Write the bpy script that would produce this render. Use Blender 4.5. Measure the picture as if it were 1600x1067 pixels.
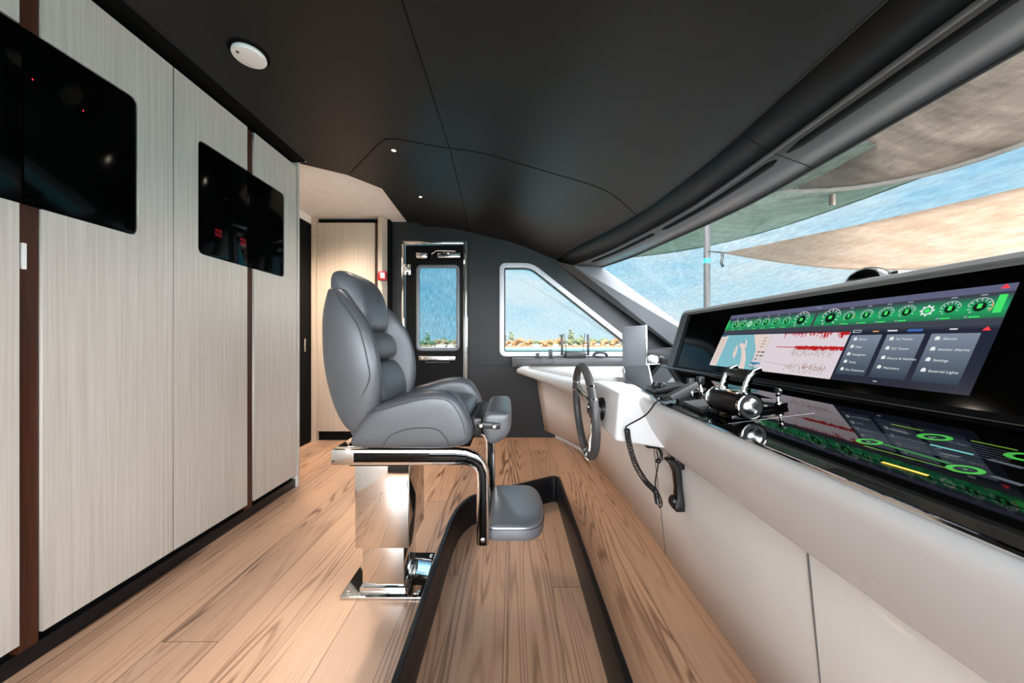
import bpy, bmesh, math, random
from mathutils import Vector, noise
random.seed(7)
PI = math.pi
for o in list(bpy.data.objects): bpy.data.objects.remove(o, do_unlink=True)
S = bpy.context.scene
COL = S.collection
F = 533.3                                   # 12 mm lens on a 36 mm frame, 1600 px wide
# ------------------------------------------------------------------ camera
cd = bpy.data.cameras.new('camera'); cd.lens = 12.0; cd.sensor_width = 36; cd.clip_start = .02; cd.clip_end = 3000
cam = bpy.data.objects.new('camera', cd); COL.objects.link(cam)
cam.location = (0, 0, 1.0); cam.rotation_euler = (PI/2, 0, 0); S.camera = cam
# ------------------------------------------------------------------ world (sky with thin cloud)
W = bpy.data.worlds.new('sky'); S.world = W; W.use_nodes = True
nt = W.node_tree; nt.nodes.clear()
def N(t, typ, **kw):
    n = t.nodes.new(typ)
    for k, v in kw.items():
        if k in n.inputs: n.inputs[k].default_value = v
        else: setattr(n, k, v)
    return n
def ramp(t, fac, stops, interp='LINEAR'):
    r = t.nodes.new('ShaderNodeValToRGB'); r.color_ramp.interpolation = interp
    e = r.color_ramp.elements
    while len(e) < len(stops): e.new(.5)
    for i, (p, c) in enumerate(stops): e[i].position = p; e[i].color = (*c, 1) if len(c) == 3 else c
    t.links.new(fac, r.inputs[0]); return r.outputs[0]
tc = N(nt, 'ShaderNodeTexCoord'); sep = N(nt, 'ShaderNodeSeparateXYZ')
nt.links.new(tc.outputs['Generated'], sep.inputs[0])
grad = ramp(nt, sep.outputs['Z'], [(0, (.26, .36, .40)), (.06, (.21, .33, .39)), (.2, (.125, .28, .37)), (.42, (.085, .22, .34)), (.62, (2.6, 2.6, 2.7)), (1, (4.2, 4.0, 3.8))])  # overhead stops raised far above the visible sky to light the interior
mp = N(nt, 'ShaderNodeMapping'); mp.inputs['Scale'].default_value = (1.6, 1.6, 5)
nt.links.new(tc.outputs['Generated'], mp.inputs[0])
nz = N(nt, 'ShaderNodeTexNoise', Scale=1.9, Detail=7, Roughness=.6); nt.links.new(mp.outputs[0], nz.inputs['Vector'])
cl = ramp(nt, nz.outputs['Fac'], [(.36, (0, 0, 0)), (.62, (1, 1, 1))])
mx = N(nt, 'ShaderNodeMixRGB'); mx.inputs[2].default_value = (.29, .36, .39, 1)
nt.links.new(cl, mx.inputs[0]); nt.links.new(grad, mx.inputs[1])
# added fill: unseen sky half behind the camera, brightened to light the interior
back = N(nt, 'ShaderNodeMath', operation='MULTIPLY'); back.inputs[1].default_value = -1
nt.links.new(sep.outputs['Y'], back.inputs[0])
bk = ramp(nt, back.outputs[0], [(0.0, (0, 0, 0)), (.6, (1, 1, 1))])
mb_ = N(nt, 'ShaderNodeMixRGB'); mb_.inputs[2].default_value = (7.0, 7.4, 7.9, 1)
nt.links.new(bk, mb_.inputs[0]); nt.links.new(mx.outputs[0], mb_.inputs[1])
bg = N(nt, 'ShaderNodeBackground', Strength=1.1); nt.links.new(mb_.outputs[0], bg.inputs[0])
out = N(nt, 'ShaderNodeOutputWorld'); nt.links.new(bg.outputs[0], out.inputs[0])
# ------------------------------------------------------------------ sun, exposure
sd = bpy.data.lights.new('sun', 'SUN'); sd.energy = 6.0; sd.angle = .5; sd.color = (1, .97, .93)
sun = bpy.data.objects.new('sun', sd); COL.objects.link(sun)
sun.rotation_euler = Vector((-.68, .10, -.72)).to_track_quat('-Z', 'Y').to_euler()   # hazy midday sun, ahead of the bow
S.view_settings.view_transform = 'Standard'; S.view_settings.look = 'None'
S.view_settings.gamma = 1; S.view_settings.use_curve_mapping = False
S.view_settings.exposure = 1.32
# ------------------------------------------------------------------ materials
def srgb(r, g, b):
    f = lambda c: (c/255/12.92) if c/255 <= .04045 else ((c/255+.055)/1.055)**2.4
    return (f(r), f(g), f(b))
MATS = {}
def mat(name, col, rough=.5, metal=0, spec=.5, bump=0, bscale=200, var=0, vscale=8, coat=0, emit=None, es=1, stretch=(1, 1, 1), sheen=0):
    m = bpy.data.materials.new(name); m.use_nodes = True; t = m.node_tree; p = t.nodes['Principled BSDF']
    p.inputs['Base Color'].default_value = (*col, 1); p.inputs['Roughness'].default_value = rough
    p.inputs['Metallic'].default_value = metal; p.inputs['Specular IOR Level'].default_value = spec
    p.inputs['Coat Weight'].default_value = coat; p.inputs['Sheen Weight'].default_value = sheen
    c = N(t, 'ShaderNodeTexCoord'); mpp = N(t, 'ShaderNodeMapping'); mpp.inputs['Scale'].default_value = stretch
    t.links.new(c.outputs['Object'], mpp.inputs[0])
    n = N(t, 'ShaderNodeTexNoise', Scale=vscale, Detail=4); t.links.new(mpp.outputs[0], n.inputs['Vector'])
    v = var if var else .03
    a = tuple(x*(1-v) for x in col); b = tuple(min(1, x*(1+v)) for x in col)
    t.links.new(ramp(t, n.outputs['Fac'], [(.35, a), (.65, b)]), p.inputs['Base Color'])
    if bump:
        nb = N(t, 'ShaderNodeTexNoise', Scale=bscale, Detail=3); t.links.new(mpp.outputs[0], nb.inputs['Vector'])
        bu = N(t, 'ShaderNodeBump', Strength=bump, Distance=.002); t.links.new(nb.outputs['Fac'], bu.inputs['Height'])
        t.links.new(bu.outputs[0], p.inputs['Normal'])
    if emit: p.inputs['Emission Color'].default_value = (*emit, 1); p.inputs['Emission Strength'].default_value = es
    MATS[name] = m; return m
def emis(name, col, st=1.0):
    m = bpy.data.materials.new(name); m.use_nodes = True; t = m.node_tree; p = t.nodes['Principled BSDF']
    p.inputs['Base Color'].default_value = (.01, .01, .01, 1); p.inputs['Roughness'].default_value = .25
    p.inputs['Emission Color'].default_value = (*col, 1); p.inputs['Emission Strength'].default_value = st
    return m
M_ceil = mat('ceiling_leather', (.0125, .0125, .012), .46, bump=.12, bscale=500, spec=.28)
M_band = mat('dark_band', (.004, .004, .0045), .45, spec=.3)
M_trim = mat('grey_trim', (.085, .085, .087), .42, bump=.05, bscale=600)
M_pillar = mat('pillar_lining', (.115, .12, .13), .4)
M_wall = mat('slate_wall', (.012, .013, .0145), .5, spec=.35, bump=.1, bscale=600)
M_black = mat('matt_black', (.004, .004, .004), .8, spec=.1)
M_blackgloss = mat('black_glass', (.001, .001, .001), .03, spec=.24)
M_bezel = mat('display_bezel', (.001, .001, .001), .08, spec=.12)
M_blackgloss2 = mat('black_glass_door', (.001, .001, .001), .1, spec=.06)
M_leaf = mat('black_door', (.001, .001, .001), .4, spec=.1)
M_white = mat('cream_console', srgb(212, 213, 214), .38, var=.02, vscale=3, coat=.15)
M_panel = mat('cream_panel', srgb(228, 219, 211), .38, var=.02, vscale=3, coat=.1)
M_whitew = mat('white_wall', srgb(236, 230, 224), .6)
M_brown = mat('brown_veneer', srgb(62, 28, 10), .4, var=.3, vscale=6, stretch=(20, 20, .6))
M_leather = mat('grey_leather', (.062, .066, .072), .36, bump=.22, bscale=450, var=.04, spec=.5, coat=.15)
M_leather.node_tree.nodes['Principled BSDF'].inputs['Coat Roughness'].default_value = .3
M_footrest_lit = mat('footrest_lightened', (.12, .127, .14), .32, bump=.1, bscale=450, spec=1.0, coat=.8)  # seat leather made lighter to stand in for the window's reflection
M_footrest_lit.node_tree.nodes['Principled BSDF'].inputs['Coat Roughness'].default_value = .25
M_seam = mat('leather_seam', (.035, .037, .04), .6)
M_chrome = mat('polished_steel', (.66, .65, .63), .05, metal=1)
M_steel = mat('satin_steel', (.6, .6, .6), .22, metal=1)
M_rail = mat('black_rail', (.006, .006, .007), .35, bump=.1, bscale=500, spec=.3)
M_frame = mat('window_frame_grey', (.55, .57, .60), .35)
M_frame2 = mat('window_frame_dark', (.10, .115, .13), .35)
M_gasket = mat('rubber', (.01, .01, .01), .6)
M_rimm = mat('wheel_leather', (.05, .05, .052), .42, bump=.2, bscale=500)
M_plast = mat('black_plastic', (.0045, .0045, .005), .38)
M_silver = mat('brushed_aluminium', (.10, .105, .115), .5, metal=.3, stretch=(1, 1, 30), var=.08)
M_red = mat('red_plastic', srgb(165, 20, 30), .35)
M_wht = mat('white_plastic', (.86, .86, .84), .4)
M_housing = mat('grey_housing', (.19, .195, .19), .42, bump=.05, bscale=500)
M_wing = mat('leather_panel_dark', (.04, .042, .045), .4)
def wood_veneer(name, c1, c2, axis_stretch=(55, 55, .8)):
    m = bpy.data.materials.new(name); m.use_nodes = True; t = m.node_tree; p = t.nodes['Principled BSDF']
    p.inputs['Roughness'].default_value = .45
    c = N(t, 'ShaderNodeTexCoord'); mpp = N(t, 'ShaderNodeMapping'); mpp.inputs['Scale'].default_value = axis_stretch
    t.links.new(c.outputs['Object'], mpp.inputs[0])
    n = N(t, 'ShaderNodeTexNoise', Scale=2.2, Detail=5, Roughness=.65); t.links.new(mpp.outputs[0], n.inputs['Vector'])
    t.links.new(ramp(t, n.outputs['Fac'], [(.3, c1), (.7, c2)]), p.inputs['Base Color'])
    bu = N(t, 'ShaderNodeBump', Strength=.08, Distance=.001); t.links.new(n.outputs['Fac'], bu.inputs['Height'])
    t.links.new(bu.outputs[0], p.inputs['Normal']); return m
M_ven = wood_veneer('pale_veneer', srgb(180, 172, 161), srgb(204, 198, 189))
M_ven2 = wood_veneer('warm_veneer', srgb(186, 166, 146), srgb(202, 184, 166))
def floor_mat():
    m = bpy.data.materials.new('oak_planks'); m.use_nodes = True; t = m.node_tree; p = t.nodes['Principled BSDF']; L = t.links.new
    p.inputs['Roughness'].default_value = .36; p.inputs['Specular IOR Level'].default_value = .7
    p.inputs['Coat Weight'].default_value = .0; p.inputs['Coat Roughness'].default_value = .22
    c = N(t, 'ShaderNodeTexCoord'); s = N(t, 'ShaderNodeSeparateXYZ'); L(c.outputs['Object'], s.inputs[0])
    def M(op, a, b=None):
        n = N(t, 'ShaderNodeMath', operation=op)
        for i, x in enumerate((a, b)):
            if x is None: continue
            if isinstance(x, (int, float)): n.inputs[i].default_value = x
            else: L(x, n.inputs[i])
        return n.outputs[0]
    Wp = .19
    xs = M('DIVIDE', M('ADD', s.outputs['X'], .028 + 20*Wp), Wp); row = M('FLOOR', xs); fx = M('SUBTRACT', xs, row)
    wn = N(t, 'ShaderNodeTexWhiteNoise', noise_dimensions='1D'); L(row, wn.inputs['W'])
    ys = M('ADD', M('DIVIDE', s.outputs['Y'], 1.75), M('MULTIPLY', wn.outputs['Value'], 7.0)); seg = M('FLOOR', ys); fy = M('SUBTRACT', ys, seg)
    wn2 = N(t, 'ShaderNodeTexWhiteNoise', noise_dimensions='2D'); cb = N(t, 'ShaderNodeCombineXYZ'); L(row, cb.inputs[0]); L(seg, cb.inputs[1]); L(cb.outputs[0], wn2.inputs['Vector'])
    rnd = wn2.outputs['Value']
    ex = M('MINIMUM', fx, M('SUBTRACT', 1.0, fx)); ey = M('MINIMUM', fy, M('SUBTRACT', 1.0, fy))
    gap = M('MINIMUM', M('MULTIPLY', ex, Wp), M('MULTIPLY', ey, 1.75))
    gm = M('LESS_THAN', gap, .0011)
    v = N(t, 'ShaderNodeCombineXYZ'); L(M('MULTIPLY', fx, 1.0), v.inputs[0]); L(M('MULTIPLY', s.outputs['Y'], .26), v.inputs[1]); L(M('MULTIPLY', rnd, 40.0), v.inputs[2])
    n1 = N(t, 'ShaderNodeTexNoise', Scale=1.35, Detail=2.2, Roughness=.4); L(v.outputs[0], n1.inputs['Vector'])
    ring = M('SINE', M('MULTIPLY', M('ADD', n1.outputs['Fac'], M('MULTIPLY', fx, .05)), 150.0))
    v2 = N(t, 'ShaderNodeCombineXYZ'); L(M('MULTIPLY', s.outputs['X'], 260.0), v2.inputs[0]); L(M('MULTIPLY', s.outputs['Y'], 7.0), v2.inputs[1])
    n2 = N(t, 'ShaderNodeTexNoise', Scale=1.0, Detail=4, Roughness=.6); L(v2.outputs[0], n2.inputs['Vector'])
    r01 = M('MULTIPLY', M('ADD', ring, 1.0), .5)
    n3 = N(t, 'ShaderNodeTexNoise', Scale=1.3, Detail=1.5); L(v.outputs[0], n3.inputs['Vector'])
    k = M('MULTIPLY', M('POWER', r01, 3.0), M('MAXIMUM', M('MULTIPLY', M('SUBTRACT', n3.outputs['Fac'], .34), 3.0), 0.0))
    k = M('ADD', M('MULTIPLY', k, .85), M('MULTIPLY', M('SUBTRACT', n2.outputs['Fac'], .45), .9))
    colr = ramp(t, k, [(0, srgb(206, 166, 136)), (.3, srgb(192, 150, 121)), (.9, srgb(112, 80, 58))])
    tint = ramp(t, rnd, [(0, (.84, .84, .86)), (1, (1.06, 1.03, 1.0))])
    mm = N(t, 'ShaderNodeMixRGB', blend_type='MULTIPLY'); mm.inputs[0].default_value = 1; L(colr, mm.inputs[1]); L(tint, mm.inputs[2])
    m2 = N(t, 'ShaderNodeMixRGB'); L(gm, m2.inputs[0]); L(mm.outputs[0], m2.inputs[1]); m2.inputs[2].default_value = (*srgb(80, 55, 40), 1)
    L(m2.outputs[0], p.inputs['Base Color'])
    bu = N(t, 'ShaderNodeBump', Strength=.25, Distance=.0012); bu.invert = True; L(k, bu.inputs['Height']); L(bu.outputs[0], p.inputs['Normal'])
    return m
M_floor = floor_mat()
def pane_mat(name, streak, rot=0, strength=.35, tint=(1, 1, 1), sc=1.0):
    m = bpy.data.materials.new(name); m.use_nodes = True; t = m.node_tree; t.nodes.clear(); L = t.links.new
    c = N(t, 'ShaderNodeTexCoord'); mpp = N(t, 'ShaderNodeMapping'); mpp.inputs['Scale'].default_value = streak; mpp.inputs['Rotation'].default_value = (rot if isinstance(rot, tuple) else (0, rot, 0))
    L(c.outputs['Object'], mpp.inputs[0])
    n = N(t, 'ShaderNodeTexNoise', Scale=sc, Detail=3, Roughness=.7); L(mpp.outputs[0], n.inputs['Vector'])
    col = ramp(t, n.outputs['Fac'], [(.3, tuple(x*(1-strength) for x in tint)), (.7, tint)])
    tr = N(t, 'ShaderNodeBsdfTransparent'); L(col, tr.inputs[0])
    gl = N(t, 'ShaderNodeBsdfGlossy', Roughness=.02); fr = N(t, 'ShaderNodeFresnel', IOR=1.3)
    ml = N(t, 'ShaderNodeMath', operation='MULTIPLY'); ml.inputs[1].default_value = .04; L(fr.outputs[0], ml.inputs[0])
    ms = N(t, 'ShaderNodeMixShader'); L(ml.outputs[0], ms.inputs[0]); L(tr.outputs[0], ms.inputs[1]); L(gl.outputs[0], ms.inputs[2])
    o = N(t, 'ShaderNodeOutputMaterial'); L(ms.outputs[0], o.inputs[0]); return m
M_pane = pane_mat('screened_glass', (160, 5, 60), .6, .12)
M_panedoor = pane_mat('screened_glass_door', (170, 5, 14), 0, .42, (.72, .92, 1.0))
M_panews = pane_mat('screened_windshield', (60, 14, 60), (0.0, 0.0, .5), .26)
def cloth_mat(name, c1, c2, sc, st=(1, 1, 1), trans=.55):
    m = bpy.data.materials.new(name); m.use_nodes = True; t = m.node_tree; t.nodes.clear(); L = t.links.new
    c = N(t, 'ShaderNodeTexCoord'); mpp = N(t, 'ShaderNodeMapping'); mpp.inputs['Scale'].default_value = st; L(c.outputs['Object'], mpp.inputs[0])
    n = N(t, 'ShaderNodeTexNoise', Scale=sc, Detail=6, Roughness=.65); L(mpp.outputs[0], n.inputs['Vector'])
    col = ramp(t, n.outputs['Fac'], [(.3, c1), (.7, c2)])
    d = N(t, 'ShaderNodeBsdfDiffuse'); tl = N(t, 'ShaderNodeBsdfTranslucent'); L(col, d.inputs[0]); L(col, tl.inputs[0])
    ms = N(t, 'ShaderNodeMixShader'); ms.inputs[0].default_value = trans; L(d.outputs[0], ms.inputs[1]); L(tl.outputs[0], ms.inputs[2])
    o = N(t, 'ShaderNodeOutputMaterial'); L(ms.outputs[0], o.inputs[0]); return m
# ------------------------------------------------------------------ mesh helpers
class MB:
    def __init__(s): s.v = []; s.f = []
    def add(s, vs, fs):
        n = len(s.v); s.v += [tuple(v) for v in vs]; s.f += [tuple(i+n for i in f) for f in fs]; return s
    def box(s, x0, x1, y0, y1, z0, z1):
        return s.add([(x, y, z) for x in (x0, x1) for y in (y0, y1) for z in (z0, z1)],
                     [(0, 1, 3, 2), (4, 6, 7, 5), (0, 4, 5, 1), (2, 3, 7, 6), (0, 2, 6, 4), (1, 5, 7, 3)])
    def obox(s, c, ax, ay, az, hx, hy, hz):
        c = Vector(c); ax = Vector(ax).normalized(); ay = Vector(ay).normalized(); az = Vector(az).normalized()
        return s.add([c+ax*i*hx+ay*j*hy+az*k*hz for i in (-1, 1) for j in (-1, 1) for k in (-1, 1)],
                     [(0, 1, 3, 2), (4, 6, 7, 5), (0, 4, 5, 1), (2, 3, 7, 6), (0, 2, 6, 4), (1, 5, 7, 3)])
    def loft(s, rings, closed=True, caps=True, loop=False):
        n = len(rings[0]); b = len(s.v)
        for r in rings: s.v += [tuple(p) for p in r]
        R = len(rings)
        for i in range(R if loop else R-1):
            i2 = (i+1) % R
            for j in range(n if closed else n-1):
                k = (j+1) % n; s.f.append((b+i*n+j, b+i*n+k, b+i2*n+k, b+i2*n+j))
        if caps and closed and not loop:
            s.f.append(tuple(b+j for j in range(n))); s.f.append(tuple(b+(R-1)*n+j for j in range(n)))
        return s
    def prism(s, pts, f0, f1):          # pts 2d, f0/f1 map (a,b) -> 3d
        return s.loft([[f0(*p) for p in pts], [f1(*p) for p in pts]])
    def tube(s, path, r, seg=10, closed=False):
        P = [Vector(p) for p in path]; n = len(P); rings = []; up = None
        for i in range(n):
            if closed: d = (P[(i+1) % n]-P[i-1]).normalized()
            else: d = (P[min(i+1, n-1)]-P[max(i-1, 0)]).normalized()
            if up is None:
                up = Vector((0, 0, 1)) if abs(d.z) < .9 else Vector((1, 0, 0))
            a = d.cross(up).normalized(); up = a.cross(d).normalized()
            rr = r[i] if isinstance(r, (list, tuple)) else r
            rings.append([P[i]+(a*math.cos(2*PI*k/seg)+up*math.sin(2*PI*k/seg))*rr for k in range(seg)])
        return s.loft(rings, caps=not closed, loop=closed)
    def lathe(s, prof, c, ax, seg=24, caps=True):   # prof [(r,h)]
        ax = Vector(ax).normalized(); c = Vector(c)
        u = ax.orthogonal().normalized(); w = ax.cross(u)
        return s.loft([[c+ax*h+(u*math.cos(2*PI*k/seg)+w*math.sin(2*PI*k/seg))*max(r, 1e-4) for k in range(seg)] for r, h in prof], caps=caps)
    def sphere(s, c, r, seg=16, sq=(1, 1, 1)):
        c = Vector(c); rings = []
        for i in range(seg//2+1):
            a = PI*i/(seg//2); rr = max(math.sin(a), .002)
            rings.append([c+Vector((rr*math.cos(2*PI*k/seg)*r*sq[0], rr*math.sin(2*PI*k/seg)*r*sq[1], -math.cos(a)*r*sq[2])) for k in range(seg)])
        return s.loft(rings)
    def build(s, name, m, parent=None, smooth=True, bevel=0, bseg=2, sub=0, solid=0, auto=True, origin=None):
        bmm = bmesh.new(); bv = [bmm.verts.new(v) for v in s.v]
        for f in s.f:
            try: bmm.faces.new([bv[i] for i in f])
            except ValueError: pass
        bmesh.ops.recalc_face_normals(bmm, faces=bmm.faces)
        me = bpy.data.meshes.new(name)
        if parent is not None: off = WL[parent.name]
        elif origin is not None: off = Vector(origin)
        else:
            xs = [v[0] for v in s.v]; ys = [v[1] for v in s.v]; zs = [v[2] for v in s.v]
            off = Vector(((min(xs)+max(xs))/2, (min(ys)+max(ys))/2, min(zs)))
        for v in bmm.verts: v.co -= off
        bmm.to_mesh(me); bmm.free(); me.materials.append(m)
        o = bpy.data.objects.new(name, me); COL.objects.link(o); WL[o.name] = off
        if parent is not None: o.parent = parent
        else: o.location = off
        if bevel:
            b = o.modifiers.new('bevel', 'BEVEL'); b.width = bevel; b.segments = bseg; b.limit_method = 'ANGLE'; b.angle_limit = math.radians(30)
        if solid: d = o.modifiers.new('solid', 'SOLIDIFY'); d.thickness = solid; d.offset = 0
        if sub: d = o.modifiers.new('sub', 'SUBSURF'); d.levels = sub; d.render_levels = sub
        if smooth:
            for p in me.polygons: p.use_smooth = True
            if not sub and auto:
                w = o.modifiers.new('split', 'EDGE_SPLIT'); w.split_angle = math.radians(38)
        return o
WL = {}
def tag(o, label=None, cat=None, group=None, kind=None):
    if label: o['label'] = label
    if cat: o['category'] = cat
    if group: o['group'] = group
    if kind: o['kind'] = kind
    return o
def empty(name, loc, label=None, cat=None, group=None, kind=None):
    o = bpy.data.objects.new(name, None); COL.objects.link(o); o.location = loc; o.empty_display_size = .05; WL[o.name] = Vector(loc)
    return tag(o, label, cat, group, kind)
def struct(o): o['kind'] = 'structure'; return o
def lerp(a, b, t): return a+(b-a)*t
def interp(tab, x):
    if x <= tab[0][0]: return tab[0][1]
    for (a, va), (b, vb) in zip(tab, tab[1:]):
        if x <= b:
            t = (x-a)/(b-a); return lerp(va, vb, t)
    return tab[-1][1]
def sm(tab, x, h=.12): return sum(interp(tab, x+d*h) for d in (-1, -.5, 0, .5, 1))/5
def rpoly(pts, r, n=5):                     # round the corners of a 2d polygon
    out = []; L = len(pts)
    for i in range(L):
        p = Vector(pts[i]); a = Vector(pts[i-1]); b = Vector(pts[(i+1) % L])
        rr = r[i] if isinstance(r, (list, tuple)) else r
        d1 = (a-p); d2 = (b-p); k = min(rr, d1.length*.45, d2.length*.45)
        s0 = p+d1.normalized()*k; s1 = p+d2.normalized()*k
        for j in range(n+1):
            t = j/n; out.append(tuple((1-t)**2*s0+2*t*(1-t)*p+t*t*s1))
    return out
def inset(pts, d):
    n = len(pts); out = []
    A = sum(pts[i][0]*pts[(i+1) % n][1]-pts[(i+1) % n][0]*pts[i][1] for i in range(n)); sg = 1 if A > 0 else -1
    for i in range(n):
        a = Vector(pts[i-1]); p = Vector(pts[i]); b = Vector(pts[(i+1) % n])
        e1 = (p-a).normalized(); e2 = (b-p).normalized()
        n1 = Vector((-e1.y, e1.x)); n2 = Vector((-e2.y, e2.x)); m = (n1+n2)
        m = m.normalized() if m.length > 1e-6 else n1
        k = d/max(.5, m.dot(n1)); out.append(tuple(p+m*k*sg))
    return out
def catmull(P, n=8):
    P = [Vector(p) for p in P]; out = []
    for i in range(len(P)-1):
        p0 = P[max(i-1, 0)]; p1 = P[i]; p2 = P[i+1]; p3 = P[min(i+2, len(P)-1)]
        for j in range(n):
            t = j/n
            out.append(.5*((2*p1)+(p2-p0)*t+(2*p0-5*p1+4*p2-p3)*t*t+(3*p1-p0-3*p2+p3)*t**3))
    return out+[P[-1]]
# ================================================================== THE ROOM
YF = 3.555; ZC = 2.24; YB = -2.6
struct(MB().box(-3.0, 2.4, YB, YF+.05, -.08, 0).build('floor', M_floor, smooth=False, origin=(0, 0, 0)))
FOLD = [(1.7, .99), (2.4, .90), (2.99, .705), (3.52, .463), (3.6, .42)]
TRT = [(1.7, 1.12), (2.2, 1.09), (3.0, .86), (3.48, .632), (3.6, .56)]
WINE = [(1.8, 1.30), (2.17, 1.245), (3.02, 1.06), (3.43, .90), (3.6, .82)]
PROF = [(0, 1.88), (.1, 1.935), (.25, 2.0), (.4, 2.065), (.83, 2.17), (1.15, 2.24), (9, 2.24)]
def ceilz(x, y):
    return sm(PROF, sm(FOLD, y, .18)-x, .12)-.045*max(0, (y-3.0)/.55)**2*(1 if x > -.9 else 0)
LEFT = [(2.38, -1.42), (2.381, -1.48), (2.54, -1.23), (2.77, -1.055), (3.56, -1.09)]
ys = [YB+i*(2.3-YB)/20 for i in range(20)]+[2.3, 2.375, 2.381, 2.42, 2.47, 2.54, 2.6, 2.68, 2.77, 2.85, 2.95, 3.05, 3.15, 3.25, 3.35, 3.45, YF]
def crow(y, dz=0):
    l = interp(LEFT, y); r = sm(FOLD, y, .18); r0 = -.5
    xs = [lerp(l, r0, i/6) for i in range(6)]+[lerp(r0, r, i/26) for i in range(27)]
    return [(x, y, ceilz(x, y)+dz) for x in xs]
b = MB(); b.loft([crow(y) for y in ys], closed=False); b.loft([crow(y, .05) for y in ys], closed=False)
# close the left rim so the panel shows its thickness
b.loft([[crow(y)[0], crow(y, .05)[0]] for y in ys], closed=False)
ceil = struct(b.build('ceiling', M_ceil, auto=False, origin=(0, 0, 0)))
# seams in the ceiling lining
def seam(pts, r=.0028, m=M_black, name='seam', par=ceil):
    p = []
    for (a, c) in zip(pts, pts[1:]):
        for i in range(10):
            p.append((lerp(a[0], c[0], i/10), lerp(a[1], c[1], i/10)))
    p.append(pts[-1])
    return MB().tube([(x, y, ceilz(x, y)-.0004) for x, y in p], r, 6).build(name, m, par)
seam([(-.40, -1), (-.40, 2.2), (-.43, 2.9), (-.45, YF-.01)])
sp = [tuple(v)[:2] for v in catmull([(x, y, 0) for x, y in [(-1.2, 2.52), (-.95, 2.26), (-.82, 2.13), (-.72, 2.09), (-.40, 2.19), (0, 2.25), (.25, 2.28), (.45, 2.29), (.6, 2.29), (.74, 2.33), (.885, 2.42)]], 4)]
seam(sp)
MB().tube([(sm(FOLD, y, .18), y, ceilz(sm(FOLD, y, .18), y)-.001) for y in [YB+i*(YF-YB)/70 for i in range(71)]], .0035, 6).build('fold_highlight', M_trim, ceil)  # lighter tube added as the lit highlight along the ceiling fold
# roof above, so that no sky leaks in
struct(MB().box(-3.0, .75, YB, YF+.05, 2.34, 2.40).build('trim_9', M_band, smooth=False))
# dark band, grey trim with its slots, black window rubber
def strip(y0, y1, n, fa, za, fb, zb, lift=0):
    r = []
    for i in range(n+1):
        y = lerp(y0, y1, i/n); r.append([(fa(y), y, za(y)+lift), (fb(y), y, zb(y)+lift)])
    return r
ff = lambda y: sm(FOLD, y, .18); tt_ = lambda y: sm(TRT, y, .15); we = lambda y: sm(WINE, y, .15)
zf = lambda y: ceilz(ff(y), y); zt = lambda y: 1.82-.04*max(0, min(1, (y-2.2)/1.2)); zw = lambda y: 1.752
b = MB().loft(strip(YB, YF, 60, ff, zf, tt_, zt), closed=False)
struct(b.build('trim_1', M_band, solid=.012, auto=False))
YT = 3.48
b = MB().loft(strip(YB, YT, 60, tt_, zt, we, zw), closed=False)
tr2 = struct(b.build('trim_2', M_trim, solid=.012, auto=False))
b = MB().tube([(tt_(y)-.002, y, zt(y)-.008) for y in [YB+i*(YT-YB)/60 for i in range(61)]], .009, 8)
b.build('trim_lip', M_trim, tr2)
for (a, c) in ((-.2, 1.44), (1.50, 2.42), (2.50, 3.3)):
    rr = []
    for i in range(25):
        y = lerp(a, c, i/24); u0, u1 = .17, .29
        w = 1 if 0 < i < 24 else .3
        mid = .23; h = .085*w
        q = lambda t: (lerp(tt_(y), we(y), t), y, lerp(zt(y), zw(y), t)-.0075)
        rr.append([q(mid-h), q(mid+h)])
    MB().loft(rr, closed=False).build('slot', M_black, tr2, solid=.002, auto=False)
y = 1.47
MB().tube([(lerp(tt_(y), we(y), t), y, lerp(zt(y), zw(y), t)-.0065) for t in (0, .5, 1)], .0015, 6).build('seam', M_black, tr2)
MB().tube([(lerp(ff(y), tt_(y), t), y, lerp(zf(y), zt(y), t)-.0065) for t in (0, .5, 1)], .0018, 6).build('seam', M_black, tr2)
struct(MB().tube([(we(y), y, zw(y)-.004) for y in [YB+i*(YT-YB)/60 for i in range(61)]], .009, 8).build('trim_3', M_gasket))
# windscreen
bd = 1.02
win = struct(MB().loft(strip(YB, 3.43, 40, we, zw, lambda y: we(y)+bd, lambda y: .95), closed=False).build('window_2', M_panews, auto=False))
struct(MB().tube([(we(y)+bd, y-.02, .95) for y in [YB+i*(3.43-YB)/40 for i in range(41)]], .02, 8).build('trim_4', M_gasket))
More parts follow.
